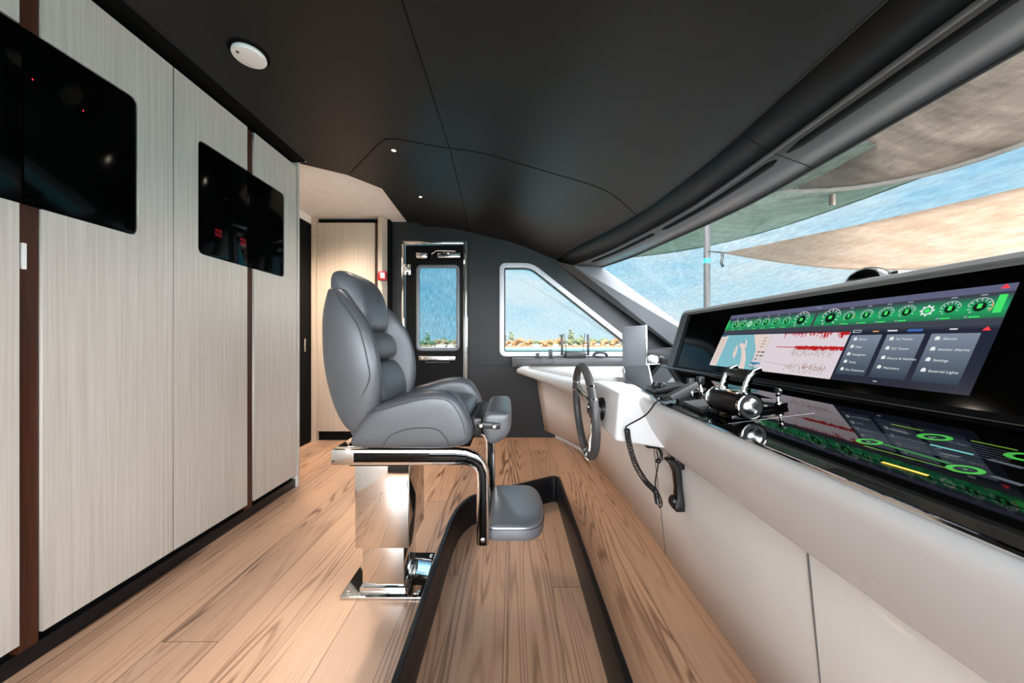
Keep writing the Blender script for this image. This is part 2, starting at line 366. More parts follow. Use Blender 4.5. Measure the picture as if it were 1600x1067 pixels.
# side wall (far) with window opening and doorway
XL = -1.245
wallpoly = [(XL, 0), (2.3, 0), (2.3, .62), (.86, 1.79), (.5, 1.85), (.3, 1.92), (0, 2.09), (-.45, 2.20), (-.8, 2.26), (XL, 2.26)]
winp = [(-.13, 1.815), (-.13, .845), (1.44, .845), (.21, 1.815)]
winr = rpoly(winp, [.07, .07, .05, .09])
doorp = [(-1.145, 0), (-.46, 0), (-.46, 2.04), (-1.145, 2.04)]
def holed(name, outer, holes, y, th, m):
    cu = bpy.data.curves.new(name, 'CURVE'); cu.dimensions = '2D'; cu.fill_mode = 'BOTH'; cu.extrude = th/2
    for pl in [outer]+holes:
        sp = cu.splines.new('POLY'); sp.points.add(len(pl)-1); sp.use_cyclic_u = True
        for i, (a, c) in enumerate(pl): sp.points[i].co = (a, c, 0, 1)
    tmp = bpy.data.objects.new('tmp', cu); COL.objects.link(tmp)
    dg = bpy.context.evaluated_depsgraph_get(); me = bpy.data.meshes.new_from_object(tmp.evaluated_get(dg))
    bpy.data.objects.remove(tmp, do_unlink=True)
    for v in me.vertices: v.co = (v.co.x, -v.co.z, v.co.y)
    me.materials.clear(); me.materials.append(m); me.name = name
    o = bpy.data.objects.new(name, me); COL.objects.link(o); o.location = (0, y, 0); WL[o.name] = Vector((0, y, 0)); return o
wf = struct(holed('wall_far', wallpoly, [inset(winr, .03), [(-1.143, .0005), (-.462, .0005), (-.462, 2.038), (-1.143, 2.038)]], YF+.03, .06, M_wall))
MB().box(-.45, 2.0, YF-.0015, YF+.002, .749, .752).build('seam', M_black, wf, smooth=False)
MB().box(-.452, -.449, YF-.0015, YF+.002, .0, 2.17).build('seam', M_black, wf, smooth=False)
# window_1 frame and pane
w1 = empty('window_1', (.4, YF, .845), kind='structure')
def ringloft(outer, inner, y0, y1):
    return MB().loft([[(a, y0, c) for a, c in outer], [(a, y0, c) for a, c in inner], [(a, y1, c) for a, c in inner], [(a, y1, c) for a, c in outer]], loop=True)
ringloft(winr, inset(winr, .048), YF-.018, YF+.05).build('window_frame', M_frame, w1, bevel=.006)
i1 = inset(winr, .048); i2 = inset(winr, .06)
ringloft(i1, i2, YF-.002, YF+.05).build('gasket', M_gasket, w1)
MB().prism(inset(winr, .05), lambda a, c: (a, YF+.045, c), lambda a, c: (a, YF+.05, c)).build('pane', M_pane, w1, smooth=False)
# dark diagonal return and light pillar between side window and windscreen
C1 = Vector((.44, YF-.002, 1.835)); C2 = Vector((2.0, YF-.002, .76)); A1 = Vector((.633, 3.46, 1.767)); A2 = Vector((1.80, 3.38, .80))
B1 = Vector((.90, 3.435, 1.752)); B2 = Vector((1.95, 3.25, .92))
def quad(a, b_, c, d): return MB().loft([[a, b_], [d, c]], closed=False)
struct(quad(C1, C2, A2, A1).build('trim_5', M_wing, solid=.01, smooth=False))
struct(quad(A1, A2, B2, B1).build('trim_6', M_pillar, solid=.014, smooth=False))
struct(MB().tube([C1+Vector((.01, -.01, 0)), C2+Vector((.01, -.01, 0))], .008, 8).build('trim_7', M_wall))
# ---- the door in the side wall
d1 = empty('door_1', (-.8, YF, 0), kind='structure')
lf = holed('leaf', [(-1.115, .03), (-.505, .03), (-.505, 2.01), (-1.115, 2.01)], [rpoly([(-.99, .91), (-.555, .91), (-.555, 1.79), (-.99, 1.79)], .05)], YF+.035, .03, M_leaf)
lf.parent = d1; lf.location = Vector((0, YF+.035, 0))-WL[d1.name]
fr = MB(); fr.box(-1.148, -1.118, YF-.012, YF+.04, 0, 2.04); fr.box(-.505, -.462, YF-.016, YF+.04, 0, 2.04); fr.box(-1.148, -.462, YF-.012, YF+.04, 2.012, 2.042)
fr.build('door_frame', M_chrome, d1, bevel=.004)
MB().tube([(-.478, YF-.03, .05), (-.478, YF-.03, 1.9)], .012, 10).build('jamb_rod', M_chrome, d1)
dw = rpoly([(-1.0, .90), (-.545, .90), (-.545, 1.80), (-1.0, 1.80)], .06)
ringloft(dw, inset(dw, .036), YF+.0, YF+.025).build('window_frame', M_frame2, d1, bevel=.006)
MB().prism(inset(dw, .03), lambda a, c: (a, YF+.012, c), lambda a, c: (a, YF+.016, c)).build('pane', M_panedoor, d1, smooth=False)
cl_ = MB().box(-.77, -.53, YF-.045, YF+.0, 1.86, 1.92); cl_.build('door_closer', M_chrome, d1, bevel=.012, bseg=3)
MB().box(-.72, -.655, YF-.048, YF-.044, 1.875, 1.905).build('closer_badge', M_plast, d1, bevel=.002)
MB().tube([(-.83, YF-.03, 1.90), (-.78, YF-.04, 1.935), (-.58, YF-.04, 1.93)], .007, 8).build('closer_arm', M_chrome, d1)
MB().box(-1.0, -.87, YF-.04, YF+.01, 1.855, 1.925).build('closer_bracket', M_steel, d1, bevel=.02, bseg=3)
h = MB(); h.box(-1.125, -1.095, YF-.02, YF+.02, 1.69, 1.80); h.box(-1.08, -1.05, YF-.02, YF+.02, 1.69, 1.80); h.box(-1.10, -1.075, YF-.025, YF+.02, 1.72, 1.77)
h.build('hinge', M_steel, d1, bevel=.003)
for px_, pz_ in ((-1.11, 1.705), (-1.11, 1.785), (-1.065, 1.705), (-1.065, 1.785)):
    MB().lathe([(.006, 0), (.004, .003)], (px_, YF-.02, pz_), (0, -1, 0), 8).build('screw', M_plast, d1)
MB().box(-.965, -.585, YF-.03, YF-.008, .805, .85).build('handle_plate', M_steel, d1, bevel=.004)
MB().tube([(-.885, YF-.01, .80), (-.885, YF-.045, .785), (-.64, YF-.045, .785), (-.64, YF-.01, .80)], .011, 8).build('handle', M_plast, d1)
for x in (-.925, -.62): MB().lathe([(.013, 0), (.010, .004)], (x, YF-.03, .828), (0, -1, 0), 12).build('bolt', M_chrome, d1)
# ---- passage to the left of the side door
struct(MB().loft([[(-1.29, 3.39, 0), (-1.29, 3.39, 2.243)], [(XL, 3.60, 0), (XL, 3.60, 2.243)]], closed=False).build('wall_return', M_ven2, solid=.01, smooth=False))
struct(MB().box(-1.331, -1.288, 3.385, 3.6, 0, 2.243).build('trim_8', M_ven2, bevel=.003))
struct(MB().box(-2.1, XL, 3.47, 3.6, 0, 2.243).build('wall_passage', M_black, smooth=False))
d2 = empty('door_2', (-1.66, 3.44, 0), kind='structure')
MB().box(-1.955, -1.375, 3.42, 3.46, .10, 2.19).build('door_panel', M_ven2, d2, bevel=.002)
MB().box(-1.372, -1.335, 3.44, 3.47, .0, 2.19).build('edge_strip', M_brown, d2, smooth=False)
MB().box(-2.0, -1.957, 3.40, 3.46, 0, 2.243).build('side_jamb', M_ven2, d2, smooth=False)
d3 = empty('door_3', (-2.02, 3.3, 0), kind='structure')
MB().box(-2.05, -2.005, 2.45, 3.40, 0, 2.17).build('door_panel', M_black, d3, bevel=.003)
MB().box(-2.006, -1.998, 3.29, 3.31, .90, 1.03).build('latch', M_steel, d3, bevel=.004)
struct(MB().box(-2.05, -2.0, 2.0, 3.42, 2.17, 2.243).build('wall_left', M_whitew, smooth=False))
struct(MB().box(-3.0, -2.05, 2.0, 3.6, 0, 2.243).build('wall_side', M_whitew, smooth=False))
struct(MB().box(-3.0, -1.0, 2.34, 3.62, 2.246, 2.27).build('ceiling_passage', M_whitew, smooth=False))
# red call point
cp = empty('fire_call_point', (-1.275, 3.37, 1.55), 'small red fire alarm call point on the pale return wall beside the door', 'alarm')
cp.location.z = 1.60; WL[cp.name] = Vector((-1.275, 3.37, 1.60))
MB().box(-1.315, -1.235, 3.335, 3.385, 1.60, 1.69).build('case', M_red, cp, bevel=.006)
MB().box(-1.285, -1.245, 3.332, 3.336, 1.62, 1.67).build('glass_label', M_wht, cp, bevel=.001)
# ---- left cupboards
XC = -1.48; ZT = 2.2; ZB = .086
def cupboard(y0, y1, label, glass=None, extra=None):
    e = empty('cupboard', (XC-.2, (y0+y1)/2, 0), label, 'cupboard', 'pale veneer cupboards along the left wall')
    MB().box(XC-.385, XC-.035, y0+.002, y1-.002, ZB, ZT).build('carcass', M_brown, e, smooth=False)
    g0, g1 = glass if glass else (None, None)
    z0, z1 = 1.416, 1.957
    if not glass:
        MB().box(XC-.03, XC, y0+.0014, y1-.0014, ZB, ZT).build('door', M_ven, e, bevel=.002, smooth=False)
    else:
        if g0 <= y0+.01:      # glass reaches the low-y edge
            hole = rpoly([(y0+.0014, z0), (g1, z0), (g1, z1), (y0+.0014, z1)], [0, .03, .03, 0], 4)
            P = [(y0+.0014, ZB), (y1-.0014, ZB), (y1-.0014, ZT), (y0+.0014, ZT)]+[p for p in reversed(hole[1:]) ]
        else:
            hole = rpoly([(y1-.0014, z1), (g0, z1), (g0, z0), (y1-.0014, z0)], [0, .03, .03, 0], 4)
            P = [(y1-.0014, ZT), (y0+.0014, ZT), (y0+.0014, ZB), (y1-.0014, ZB)]+[p for p in reversed(hole[1:]) ]
        Q = [p for i, p in enumerate(P) if (Vector(p)-Vector(P[i-1])).length > 1e-4]
        d = holed('door', Q, [], 0, .03, M_ven)
        for v in d.data.vertices: x, y, z = v.co; v.co = (y, x, z)
        d.data.flip_normals(); d.parent = e; d.location = Vector((XC-.015, 0, 0))-WL[e.name]; WL[d.name] = WL[e.name]
    return e
def black_glass(y0, y1, rl, rr_, label):
    e = empty('glass_display', (XC, (y0+y1)/2, 1.416), label, 'display')  # black glass display set flush in the cupboard doors
    pts = rpoly([(y0, 1.418), (y1, 1.418), (y1, 1.955), (y0, 1.955)], [rl, rr_, rr_, rl], 5)
    MB().prism(pts, lambda a, c: (XC-.028, a, c), lambda a, c: (XC-.004, a, c)).build('glass', M_blackgloss2, e, bevel=.002)
    return e
cupboard(.45, 1.027, 'pale veneer cupboard nearest the camera at the left edge of the view', (.72, 1.03))
cupboard(1.075, 1.491, 'pale veneer cupboard with the large black glass display in its near half', (1.075, 1.352))
cupboard(1.493, 1.91, 'pale veneer cupboard whose far half holds the left part of the smaller black display', (1.61, 1.91))
cupboard(1.958, 2.345, 'narrow pale veneer cupboard at the far end next to the passage', (1.958, 2.223))
g = black_glass(.722, 1.033, .03, .002, 'black glass panel at the left edge, cut by the frame')
G1 = black_glass(1.037, 1.349, .002, .03, 'large black glass display set in the left cupboards')
G2 = black_glass(1.613, 1.912, .03, .002, 'black glass display with two red digit readouts in the left cupboards')
G3 = black_glass(1.915, 2.220, .002, .03, 'black glass display farthest along the left cupboards, beside the passage')
M_redl = emis('red_led', (1, .02, .04), 1.6)
def led(u, v, g, w, h_, name='indicator_light'):
    y = -XC*F/(800-u); z = 1+(533.5-v)*y/F
    MB().box(XC-.0045, XC-.0035, y-w, y+w, z-h_, z+h_).build(name, M_redl, g, smooth=False)
led(53, 124, G1, .0012, .002); led(132, 173, G1, .0012, .002)
M_redd = emis('red_digits', (.8, .01, .03), .12)
for (u, v) in ((343, 364), (381, 378)):
    yy = -XC*F/(800-u); zz = 1+(533.5-v)*yy/F
    b = MB()
    for r in range(2):
        for c in range(3):
            cy = yy-.016+c*.014; cz = zz-.012+r*.022
            for (dy, dz, w, hh) in ((0, .007, .004, .001), (0, 0, .004, .001), (0, -.007, .004, .001), (-.0045, .0035, .001, .003), (.0045, -.0035, .001, .003), (.0045, .0035, .001, .003)):
                b.box(XC-.0045, XC-.0036, cy+dy-w, cy+dy+w, cz+dz-hh, cz+dz+hh)
    b.build('digit_readout', M_redd, G2, smooth=False)
for (a, c, nm) in ((1.027, 1.075, 1), (1.91, 1.958, 2)):
    e = struct(MB().box(XC-.40, XC-.010, a+.001, c-.001, ZB-.03, ZT).build('trim_%d' % (9+nm), M_brown, smooth=False))
MB_latch = MB(); MB_latch.box(XC-.012, XC-.004, 1.033, 1.045, 1.22, 1.30); lt = MB_latch.build('door_latch', M_wht, smooth=False, bevel=.002)
tag(lt, 'small white latch plate on the brown strip between the left cupboards', 'latch')
struct(MB().box(XC-.4, XC-.035, .0, 2.35, .02, ZB).build('baseboard_recess', M_black, smooth=False))
struct(MB().box(XC-.06, XC-.012, .0, 2.352, 0, .055).build('baseboard_left', M_rail, bevel=.003))
struct(MB().box(XC-.4, XC+.004, 2.352, 2.372, 0, 2.235).build('wall_end_panel', M_ven, smooth=False))
struct(MB().box(XC-.5, XC+.055, YB, 2.35, 2.232, 2.33).build('ceiling_valance', M_black, smooth=False))
struct(MB().box(XC-.42, XC-.40, YB, 2.37, 0, 2.3).build('wall_behind_cupboards', M_black, smooth=False))
# room behind the photographer
struct(MB().box(XC-.4, XC, YB, .448, 0, 2.235).build('wall_aft', M_ven, smooth=False))
struct(holed('wall_near', [(-1.9, 0), (2.3, 0), (2.3, .62), (.9, 1.78), (.3, 2.0), (-.2, 2.28), (-1.9, 2.28)], [[(-1.5, .45), (1.6, .45), (1.5, 1.15), (.6, 1.80), (-.2, 2.10), (-1.5, 2.10)]], YB, .05, M_wall))
# ceiling fittings
sdz = empty('smoke_detector', (-1.13, 1.468, ZC), 'round white smoke detector on the dark ceiling above the cupboards', 'smoke detector')
MB().lathe([(.075, 0), (.075, -.004), (.068, -.006)], (-1.13, 1.468, ZC), (0, 0, 1), 40).build('mounting_ring', M_black, sdz)
MB().lathe([(.06, -.002), (.063, -.016), (.060, -.022), (.050, -.025), (.02, -.026), (.001, -.026)], (-1.13, 1.468, ZC), (0, 0, 1), 40).build('cover', M_wht, sdz)
MB().lathe([(.006, 0), (.006, -.003)], (-1.15, 1.43, ZC-.025), (0, 0, 1), 10).build('test_button', M_steel, sdz)
M_lamp = emis('warm_lamp', (1, .62, .32), 2.2)
for i, (x, y) in enumerate(((-.765, 2.21), (-.783, 2.92))):
    z = ceilz(x, y)
    e = empty('downlight', (x, y, z), ['small warm ceiling downlight nearer the camera, inside the seam corner', 'small warm ceiling downlight farther away, above the side door'][i], 'light', 'warm downlights in the dark ceiling')
    MB().lathe([(.018, 0), (.018, -.004), (.0125, -.005), (.0125, 0)], (x, y, z), (0, 0, 1), 20).build('bezel', M_steel, e)
    MB().lathe([(.012, -.001), (.012, -.005)], (x, y, z), (0, 0, 1), 16).build('bulb', M_lamp, e)
for i, (x, y, z, en, sz) in enumerate(((-.765, 2.21, 2.22, 6, .02), (-.783, 2.92, 2.20, 5, .02), (-1.72, 2.72, 2.20, 58, .12), (-1.6, 3.0, 2.20, 9, .12))):
    ld = bpy.data.lights.new('downlight_lamp', 'SPOT'); ld.energy = en; ld.spot_size = 2.4; ld.spot_blend = .8; ld.shadow_soft_size = sz; ld.color = (1, .85, .70)
    lo = bpy.data.objects.new('downlight_lamp', ld); COL.objects.link(lo); lo.location = (x, y, z)
# ================================================================== CONSOLE
# section: (Y, top edge X, top Z, junction X, junction Z, base X, base Z)
SEC = [(YB, .47, .80, .671, .524, .725, 0), (1.25, .47, .80, .671, .524, .722, 0), (1.45, .445, .80, .67, .53, .72, 0), (1.65, .385, .79, .655, .545, .72, 0), (1.85, .335, .775, .635, .565, .72, 0), (2.08, .29, .765, .605, .59, .715, .0),
       (2.5, .19, .76, .54, .63, .705, .0), (2.93, .085, .758, .455, .655, .66, .04), (3.08, .05, .757, .415, .66, .61, .05), (3.30, .088, .757, .335, .66, .48, .07), (3.52, .135, .757, .25, .655, .335, .09)]
cons = empty('helm_console', (.7, 1.0, 0), 'cream helm console with rounded lip running along the right side', 'console')
def sec(y):
    return [interp([(s[0], s[i]) for s in SEC], y) for i in range(1, 7)]
def liprow(y):
    tx, tz, jx, jz, bx, bz = sec(y)
    wing = max(0, min(1, (y-1.5)/1.4))
    th = lerp(.03, .028, wing)
    # top inner, rounded nose, concave underside to the junction
    P = [(tx+.10, tz+.012*(1-wing)), (tx+.02, tz+.003), (tx+.004, tz-.002), (tx-.006, tz-.010), (tx-.008, tz-.022), (tx-.001, tz-th-.012)]
    q0 = Vector((tx-.001, tz-th-.012)); q3 = Vector((jx, jz)); d = q3-q0
    for t in (.12, .25, .4, .55, .7, .85, 1):
        p = q0+d*t+Vector((-d.y, d.x)).normalized()*(-.028*math.sin(PI*t)*(1-wing*.6))
        P.append(tuple(p))
    return [(a, y, c) for a, c in P]
yy_ = [YB+.04, -.5, 0, .4, .8, 1.0, 1.15, 1.25, 1.35, 1.45, 1.55, 1.65, 1.75, 1.85, 1.95, 2.08, 2.25, 2.5, 2.7, 2.85, 2.93, 3.0, 3.05, 3.08, 3.15, 3.3, 3.42, 3.52]
MB().loft([liprow(y) for y in yy_], closed=False).build('lip', M_white, cons, solid=.004, auto=False)
b = MB()
rows = []
for y in yy_:
    tx, tz, jx, jz, bx, bz = sec(y); rows.append([(jx+.002, y, jz+.004), (lerp(jx, bx, .5), y, (jz+bz)/2), (bx, y, bz)])
b.loft(rows, closed=False)
b.loft([rows[-1], [(p[0]+.6, p[1], p[2]) for p in rows[-1]]], closed=False)
b.build('front_panel', M_panel, cons, auto=False, solid=.006)
for y in (.771, 1.59, -.2):
    tx, tz, jx, jz, bx, bz = sec(y)
    MB().tube([(jx-.003, y, jz), (bx-.003, y, .001)], .0016, 6).build('panel_seam', M_trim, cons)
MB().tube([(sec(y)[2]-.004, y, sec(y)[3]+.002) for y in yy_ if y < 1.6], .0022, 6).build('lip_seam', M_trim, cons)
MB().loft([[(x+.03, y, 0), (x+.03, y, .10)] for x, y in [(.42, 3.53), (.45, 3.49), (.56, 3.27), (.66, 2.93), (.69, 2.5)]], closed=False).build('toe_board', M_white, cons, solid=.01, smooth=False)
# top of the wing: white shelf behind the edge
def wingrow(y):
    tx, tz = sec(y)[:2]
    return [(tx+.09, y, tz+.002), (1.34, y, tz+.002)]
MB().loft([wingrow(y) for y in [1.5, 1.6, 1.7, 1.85, 2.08, 2.3, 2.5, 2.7, 2.9, 3.0, 3.08, 3.2, 3.3]], closed=False).build('wing_top', M_white, cons, auto=False, solid=.004)
# steering column box
bxp = [(.387, .812), (.387, .636), (.60, .636), (.72, .82)]
def bxr(y, dx=0): return [(.387+dx, y, .812), (.372+dx, y, .640), (.62, y, .60), (.66, y, .79), (.55, y, .802)]
MB().loft([bxr(1.235), bxr(1.60, .0), bxr(1.66, .03)]).build('steering_box', M_white, cons, bevel=.012, bseg=3)
# glass top
def gz(x): return .80+(x-.47)*.12
gp = [(.472, YB+.3), (.472, 1.06), (.482, 1.13), (.505, 1.22), (.545, 1.65), (.73, 2.24), (.93, 2.10), (.885, YB+.3)]
GT = empty('glass_worktop', (.68, 1.0, .8), 'glossy black glass worktop set in the helm console', 'worktop')
MB().prism(gp, lambda a, c: (a, c, gz(a)+.006), lambda a, c: (a, c, gz(a)-.004)).build('glass', M_blackgloss, GT, smooth=False, bevel=.0015)
MB().tube([(.468, YB+.3, gz(.468)+.004), (.468, 1.06, gz(.468)+.004), (.478, 1.135, gz(.47)+.004), (.50, 1.225, gz(.5)+.004)], .0035, 6).build('edge_trim', M_chrome, GT)
for dx in (0, .012):
    MB().tube([(.862+dx, YB+.3, gz(.862)+.009+dx*.3), (.872+dx, 2.0, gz(.862)+.009+dx*.3)], .0022, 6).build('steel_line', M_steel, GT)
MB().tube([(.50, .79, gz(.5)+.0065), (.70, .79, gz(.70)+.0065)], .0004, 4).build('joint', M_housing, GT)
MB().loft([[(x-.006, y, gz(x)-.012) for x, y in gp], [(x-.006, y, gz(x)-.03) for x, y in gp]]).build('under_tray', M_white, GT, smooth=False)
# ---- screen housing
B0 = Vector((.90, 0, .892)); T0 = Vector((1.0, 0, 1.115)); ud = (T0-B0).normalized(); nd = Vector((-ud.z, 0, ud.x))
def sp3(s, t, lift=0):     # s 0..1 from far to near end, t 0..1 from bottom to top of the display
    p = B0+(T0-B0)*t+nd*lift; return Vector((p.x, lerp(1.55, .67, s), p.z))
HS = empty('display_housing', (1.1, .8, .85), 'long grey and black display housing leaning back on the helm console', 'housing')
Y1, Y0 = 1.93, -1.2
def hr(y, bk=0):
    # front-bottom, front-top (black face), bevel, top, back
    return [(.886, y, .852), (1.0225, y, 1.157), (1.014, y, 1.166), (1.034, y, 1.184), (1.30, y, 1.190), (1.34, y, 1.17), (1.34, y, .84), (.886, y, .84)]
ring = hr(0)
def shear(y, bias):     # far end leans outwards like the photo
    return [(x, y+bias*(z-.84)*.33, z) for x, _, z in ring]
MB().loft([shear(Y0, 0), shear(Y1, 1)]).build('shell', M_housing, HS, smooth=False, bevel=.004)
bl = lambda s, t, l: sp3(s, t, l)
f0 = lambda t: t
def face(s0, s1, t0, t1, l0, l1):
    A = [bl(s0, t0, l0), bl(s1, t0, l0), bl(s1, t1, l0), bl(s0, t1, l0)]; C = [bl(s0, t0, l1), bl(s1, t0, l1), bl(s1, t1, l1), bl(s0, t1, l1)]
    return MB().loft([A, C])
s_at = lambda y: (1.55-y)/.88
A = [(s_at(1.89), -.16), (s_at(Y0+.05), -.16), (s_at(Y0+.05), 1.165), (s_at(1.985), 1.165)]
MB().loft([[sp3(s, t, .003) for s, t in A], [sp3(s, t, -.002) for s, t in A]]).build('bezel', M_bezel, HS, smooth=False)
A2_ = [(s_at(1.93), -.17), (s_at(1.87), -.17), (s_at(1.965), 1.18), (s_at(2.03), 1.18)]
MB().loft([[sp3(s, t, .010) for s, t in A2_], [sp3(s, t, -.002) for s, t in A2_]]).build('side_frame', M_pillar, HS, smooth=False, bevel=.002)
A3_ = [(s_at(1.87), -.16), (s_at(1.835), -.16), (s_at(1.93), 1.165), (s_at(1.965), 1.165)]
MB().loft([[sp3(s, t, .006) for s, t in A3_], [sp3(s, t, -.002) for s, t in A3_]]).build('inner_frame', M_band, HS, smooth=False)
MB().loft([[(.866, Y0, .846), (.892, Y0, .872)], [(.866, Y1, .846), (.892, Y1, .872)]], closed=False).build('lower_cover', M_band, HS, solid=.004, smooth=False)
# ---- display content
DS = empty('helm_display', tuple(sp3(.5, 0, .003)), 'wide glowing helm display with green gauges, chart, red sonar and menu tiles', 'display')
def scr(name, rects, m, lift, polys=None):
    b = MB()
    for (s0, s1, t0, t1) in rects:
        b.add([sp3(s0, t0, lift), sp3(s1, t0, lift), sp3(s1, t1, lift), sp3(s0, t1, lift)], [(0, 1, 2, 3)])
    for pl in (polys or []):
        b.add([sp3(s, t, lift) for s, t in pl], [tuple(range(len(pl)))])
    return b.build(name, m, DS, smooth=False)
AS = .88/.244       # display aspect, for round shapes
def circ(s, t, r, n=20, a0=0, a1=2*PI): return [(s+r/AS*math.cos(a0+(a1-a0)*k/n), t+r*math.sin(a0+(a1-a0)*k/n)) for k in range(n)]
def arc(s, t, r0, r1, a0, a1, n=14):
    o = []
    for k in range(n):
        x0 = a0+(a1-a0)*k/n; x1 = a0+(a1-a0)*(k+1)/n
        q = lambda r, x: (s+r/AS*math.cos(x), t+r*math.sin(x))
        o.append([q(r0, x0), q(r1, x0), q(r1, x1), q(r0, x1)])
    return o
MB().loft([[sp3(0, 0, .0034), sp3(1, 0, .0034), sp3(1, 1, .0034), sp3(0, 1, .0034)], [sp3(0, 0, .0), sp3(1, 0, .0), sp3(1, 1, .0), sp3(0, 1, .0)]]).build('panel', emis('screen_slate', srgb(40, 44, 58), .5), DS, smooth=False)
E = lambda n, r, g, b_, s=.62: emis(n, srgb(r, g, b_), s*.60)
scr('title_bar', [(0, 1, .93, 1)], E('scr_title', 96, 98, 128), .0040)
scr('gauge_band', [(0, 1, .625, .93)], E('scr_grey', 62, 66, 78), .0040)
# green glow band behind the gauges: texture gradient of the display image itself
gm_ = bpy.data.materials.new('scr_green'); gm_.use_nodes = True; t_ = gm_.node_tree; p_ = t_.nodes['Principled BSDF']
cc = N(t_, 'ShaderNodeTexCoord'); sx = N(t_, 'ShaderNodeSeparateXYZ'); t_.links.new(cc.outputs['Generated'], sx.inputs[0])
t_.links.new(ramp(t_, sx.outputs['Z'], [(0, srgb(30, 110, 75)), (.45, srgb(18, 165, 95)), (.75, srgb(22, 130, 88)), (1, srgb(55, 72, 78))]), p_.inputs['Emission Color'])
p_.inputs['Emission Strength'].default_value = .40; p_.inputs['Base Color'].default_value = (.01, .01, .01, 1)
scr('green_band', [(0, .505, .69, .90), (.515, 1, .69, .90)], gm_, .0044)
M_sw = E('scr_white', 235, 240, 240); M_sg = E('scr_bright_green', 70, 235, 110); M_sk = E('scr_black', 8, 16, 16); M_so = E('scr_amber', 235, 170, 90)
rights = [(.637, .05), (.693, .05), (.749, .055), (.802, .055), (.897, .055), (.952, .06)]
gs = [(.572, .09)]+rights+[(1.024-.572, .09)]+[(1.02-s, r) for s, r in rights]
for (s_, r) in gs:
    t = .80; tk = []
    for k in range(11):
        a = PI*1.25-k*PI*1.5/10
        if k < 10 or r > .08: tk += arc(s_, t, r*.95, r*1.25, a-.05, a+.05, 1)
    tk += arc(s_, t, r*1.35, r*1.42, .2, PI-.2, 12)
    gd = scr('gauge', [], M_sk, .0048, [circ(s_, t, r*.72)])
    q = scr('gauge_ticks', [], M_sw, .0052, tk); q.parent = gd
    q = scr('gauge_digit', [(s_-r*.25/AS, s_+r*.25/AS, t-.015, t+.03)]+([(s_-.012, s_+.008, .700, .712)] if r < .08 else []), M_sg, .0052); q.parent = gd
    if r == .06 or s_ in (.637,): q = scr('gauge_arc', [], M_so, .0052, arc(s_, t, r*1.3, r*1.42, -.6, .5, 8)); q.parent = gd
for s_ in (.85, .17):
    tk = arc(s_, .80, .034, .046, 0, 2*PI, 16)
    for k in range(8): tk += arc(s_, .80, .045, .059, k*PI/4-.15, k*PI/4+.15, 1)
    gd = scr('gear_icon', [], M_sw, .0052, tk)
    q = scr('gear_core', [], M_sg, .0052, [circ(s_, .80, .022, 10)]); q.parent = gd
for r4 in ((.978, .992, .735, .90), (.004, .011, .72, .90)): scr('level_bar', [r4], M_sg, .0050)
scr('band_icons', [(s-.006, s+.006, .905, .918) for s, r in gs if r < .08]+[(s-.02, s-.014, .70, .715) for s, r in gs]+[(.50, .52, .955, .968)], E('scr_dim', 150, 155, 170), .0052)
# chart
scr('chart', [(0, .333, .0, .60)], E('scr_sea', 128, 190, 202), .0040)
scr('chart_land', [(.0, .055, .0, .585)], E('scr_land', 232, 214, 205), .0044,
    [[(.165, .44), (.185, .45), (.20, .40), (.222, .30), (.245, .18), (.262, 0), (.222, 0), (.22, .12), (.205, .24), (.19, .34), (.165, .40)],
     [(.232, .60), (.333, .60), (.333, .2), (.30, .22), (.27, .40), (.25, .50)], [(.19, .5), (.20, .51), (.215, .38), (.205, .36)],
     [(.145, .40), (.155, .40), (.168, .26), (.165, .16), (.155, .18), (.143, .28)]])
scr('chart_marks', [(.183, .19, .45, .475), (.15, .154, .3, .32), (.295, .32, .085, .115), (.0, .04, .57, .60)]+[(.282, .29, .2-.04*k, .215-.04*k) for k in range(0, 3)], E('scr_blue', 60, 120, 160), .0048)
scr('chart_list', [(.012, .042, .06+.045*k, .072+.045*k) for k in range(11)], E('scr_listgrey', 180, 165, 165), .0048)
# sonar
scr('sonar', [(.333, .667, 0, .60)], E('scr_sonar', 226, 214, 222), .0040)
scr('sonar_list', [(.285, .345, .05, .57)], E('scr_list', 214, 208, 214), .0042)
scr('sonar_digits', [(.30, .32, .53-.05*k, .54-.05*k) for k in range(4)]+[(.298, .312, .29, .31), (.318, .338, .29, .31), (.3, .312, .23, .25), (.318, .338, .23, .25), (.3, .31, .17, .19), (.29, .298, .04, .065), (.305, .313, .04, .065)], E('scr_digit', 80, 90, 110), .0046)
scr('sonar_select', [(.285, .34, .10, .13)], E('scr_select', 70, 140, 180), .0046)
M_sr = E('scr_red', 190, 20, 25)
rd = [(.39, .48, .385, .397)]; random.seed(3)
s = .48
while s < .667: rd.append((s, s+.003, .38-random.random()*.035, .405+random.random()*.012)); s += .003
s = .40
while s < .667: rd.append((s, s+.003, .60-max(.006, (random.random()**3)*.09+.012*math.sin(s*70)), .60)); s += .003
rd.append((.64, .667, .56, .6))
scr('sonar_echo', rd, M_sr, .0048)
sg_ = []
for k in range(360):
    a = random.random(); c = random.gauss(.10, .035) if k % 2 else random.uniform(.26, .38)
    x = lerp(.47, .64, a); sg_.append((x, x+.0016, c, c+.012))
for k in range(30): x = .36+k*.004; sg_.append((x, x+.003, .155-k*.0015, .16-k*.0015))
scr('sonar_scatter', sg_, E('scr_olive', 140, 130, 75, .5), .0046)
scr('sonar_scatter_red', [(x, x+.002, c, c+.015) for x, c in [(random.uniform(.54, .62), random.gauss(.115, .012)) for _ in range(30)]], E('scr_dullred', 150, 60, 50), .0050)
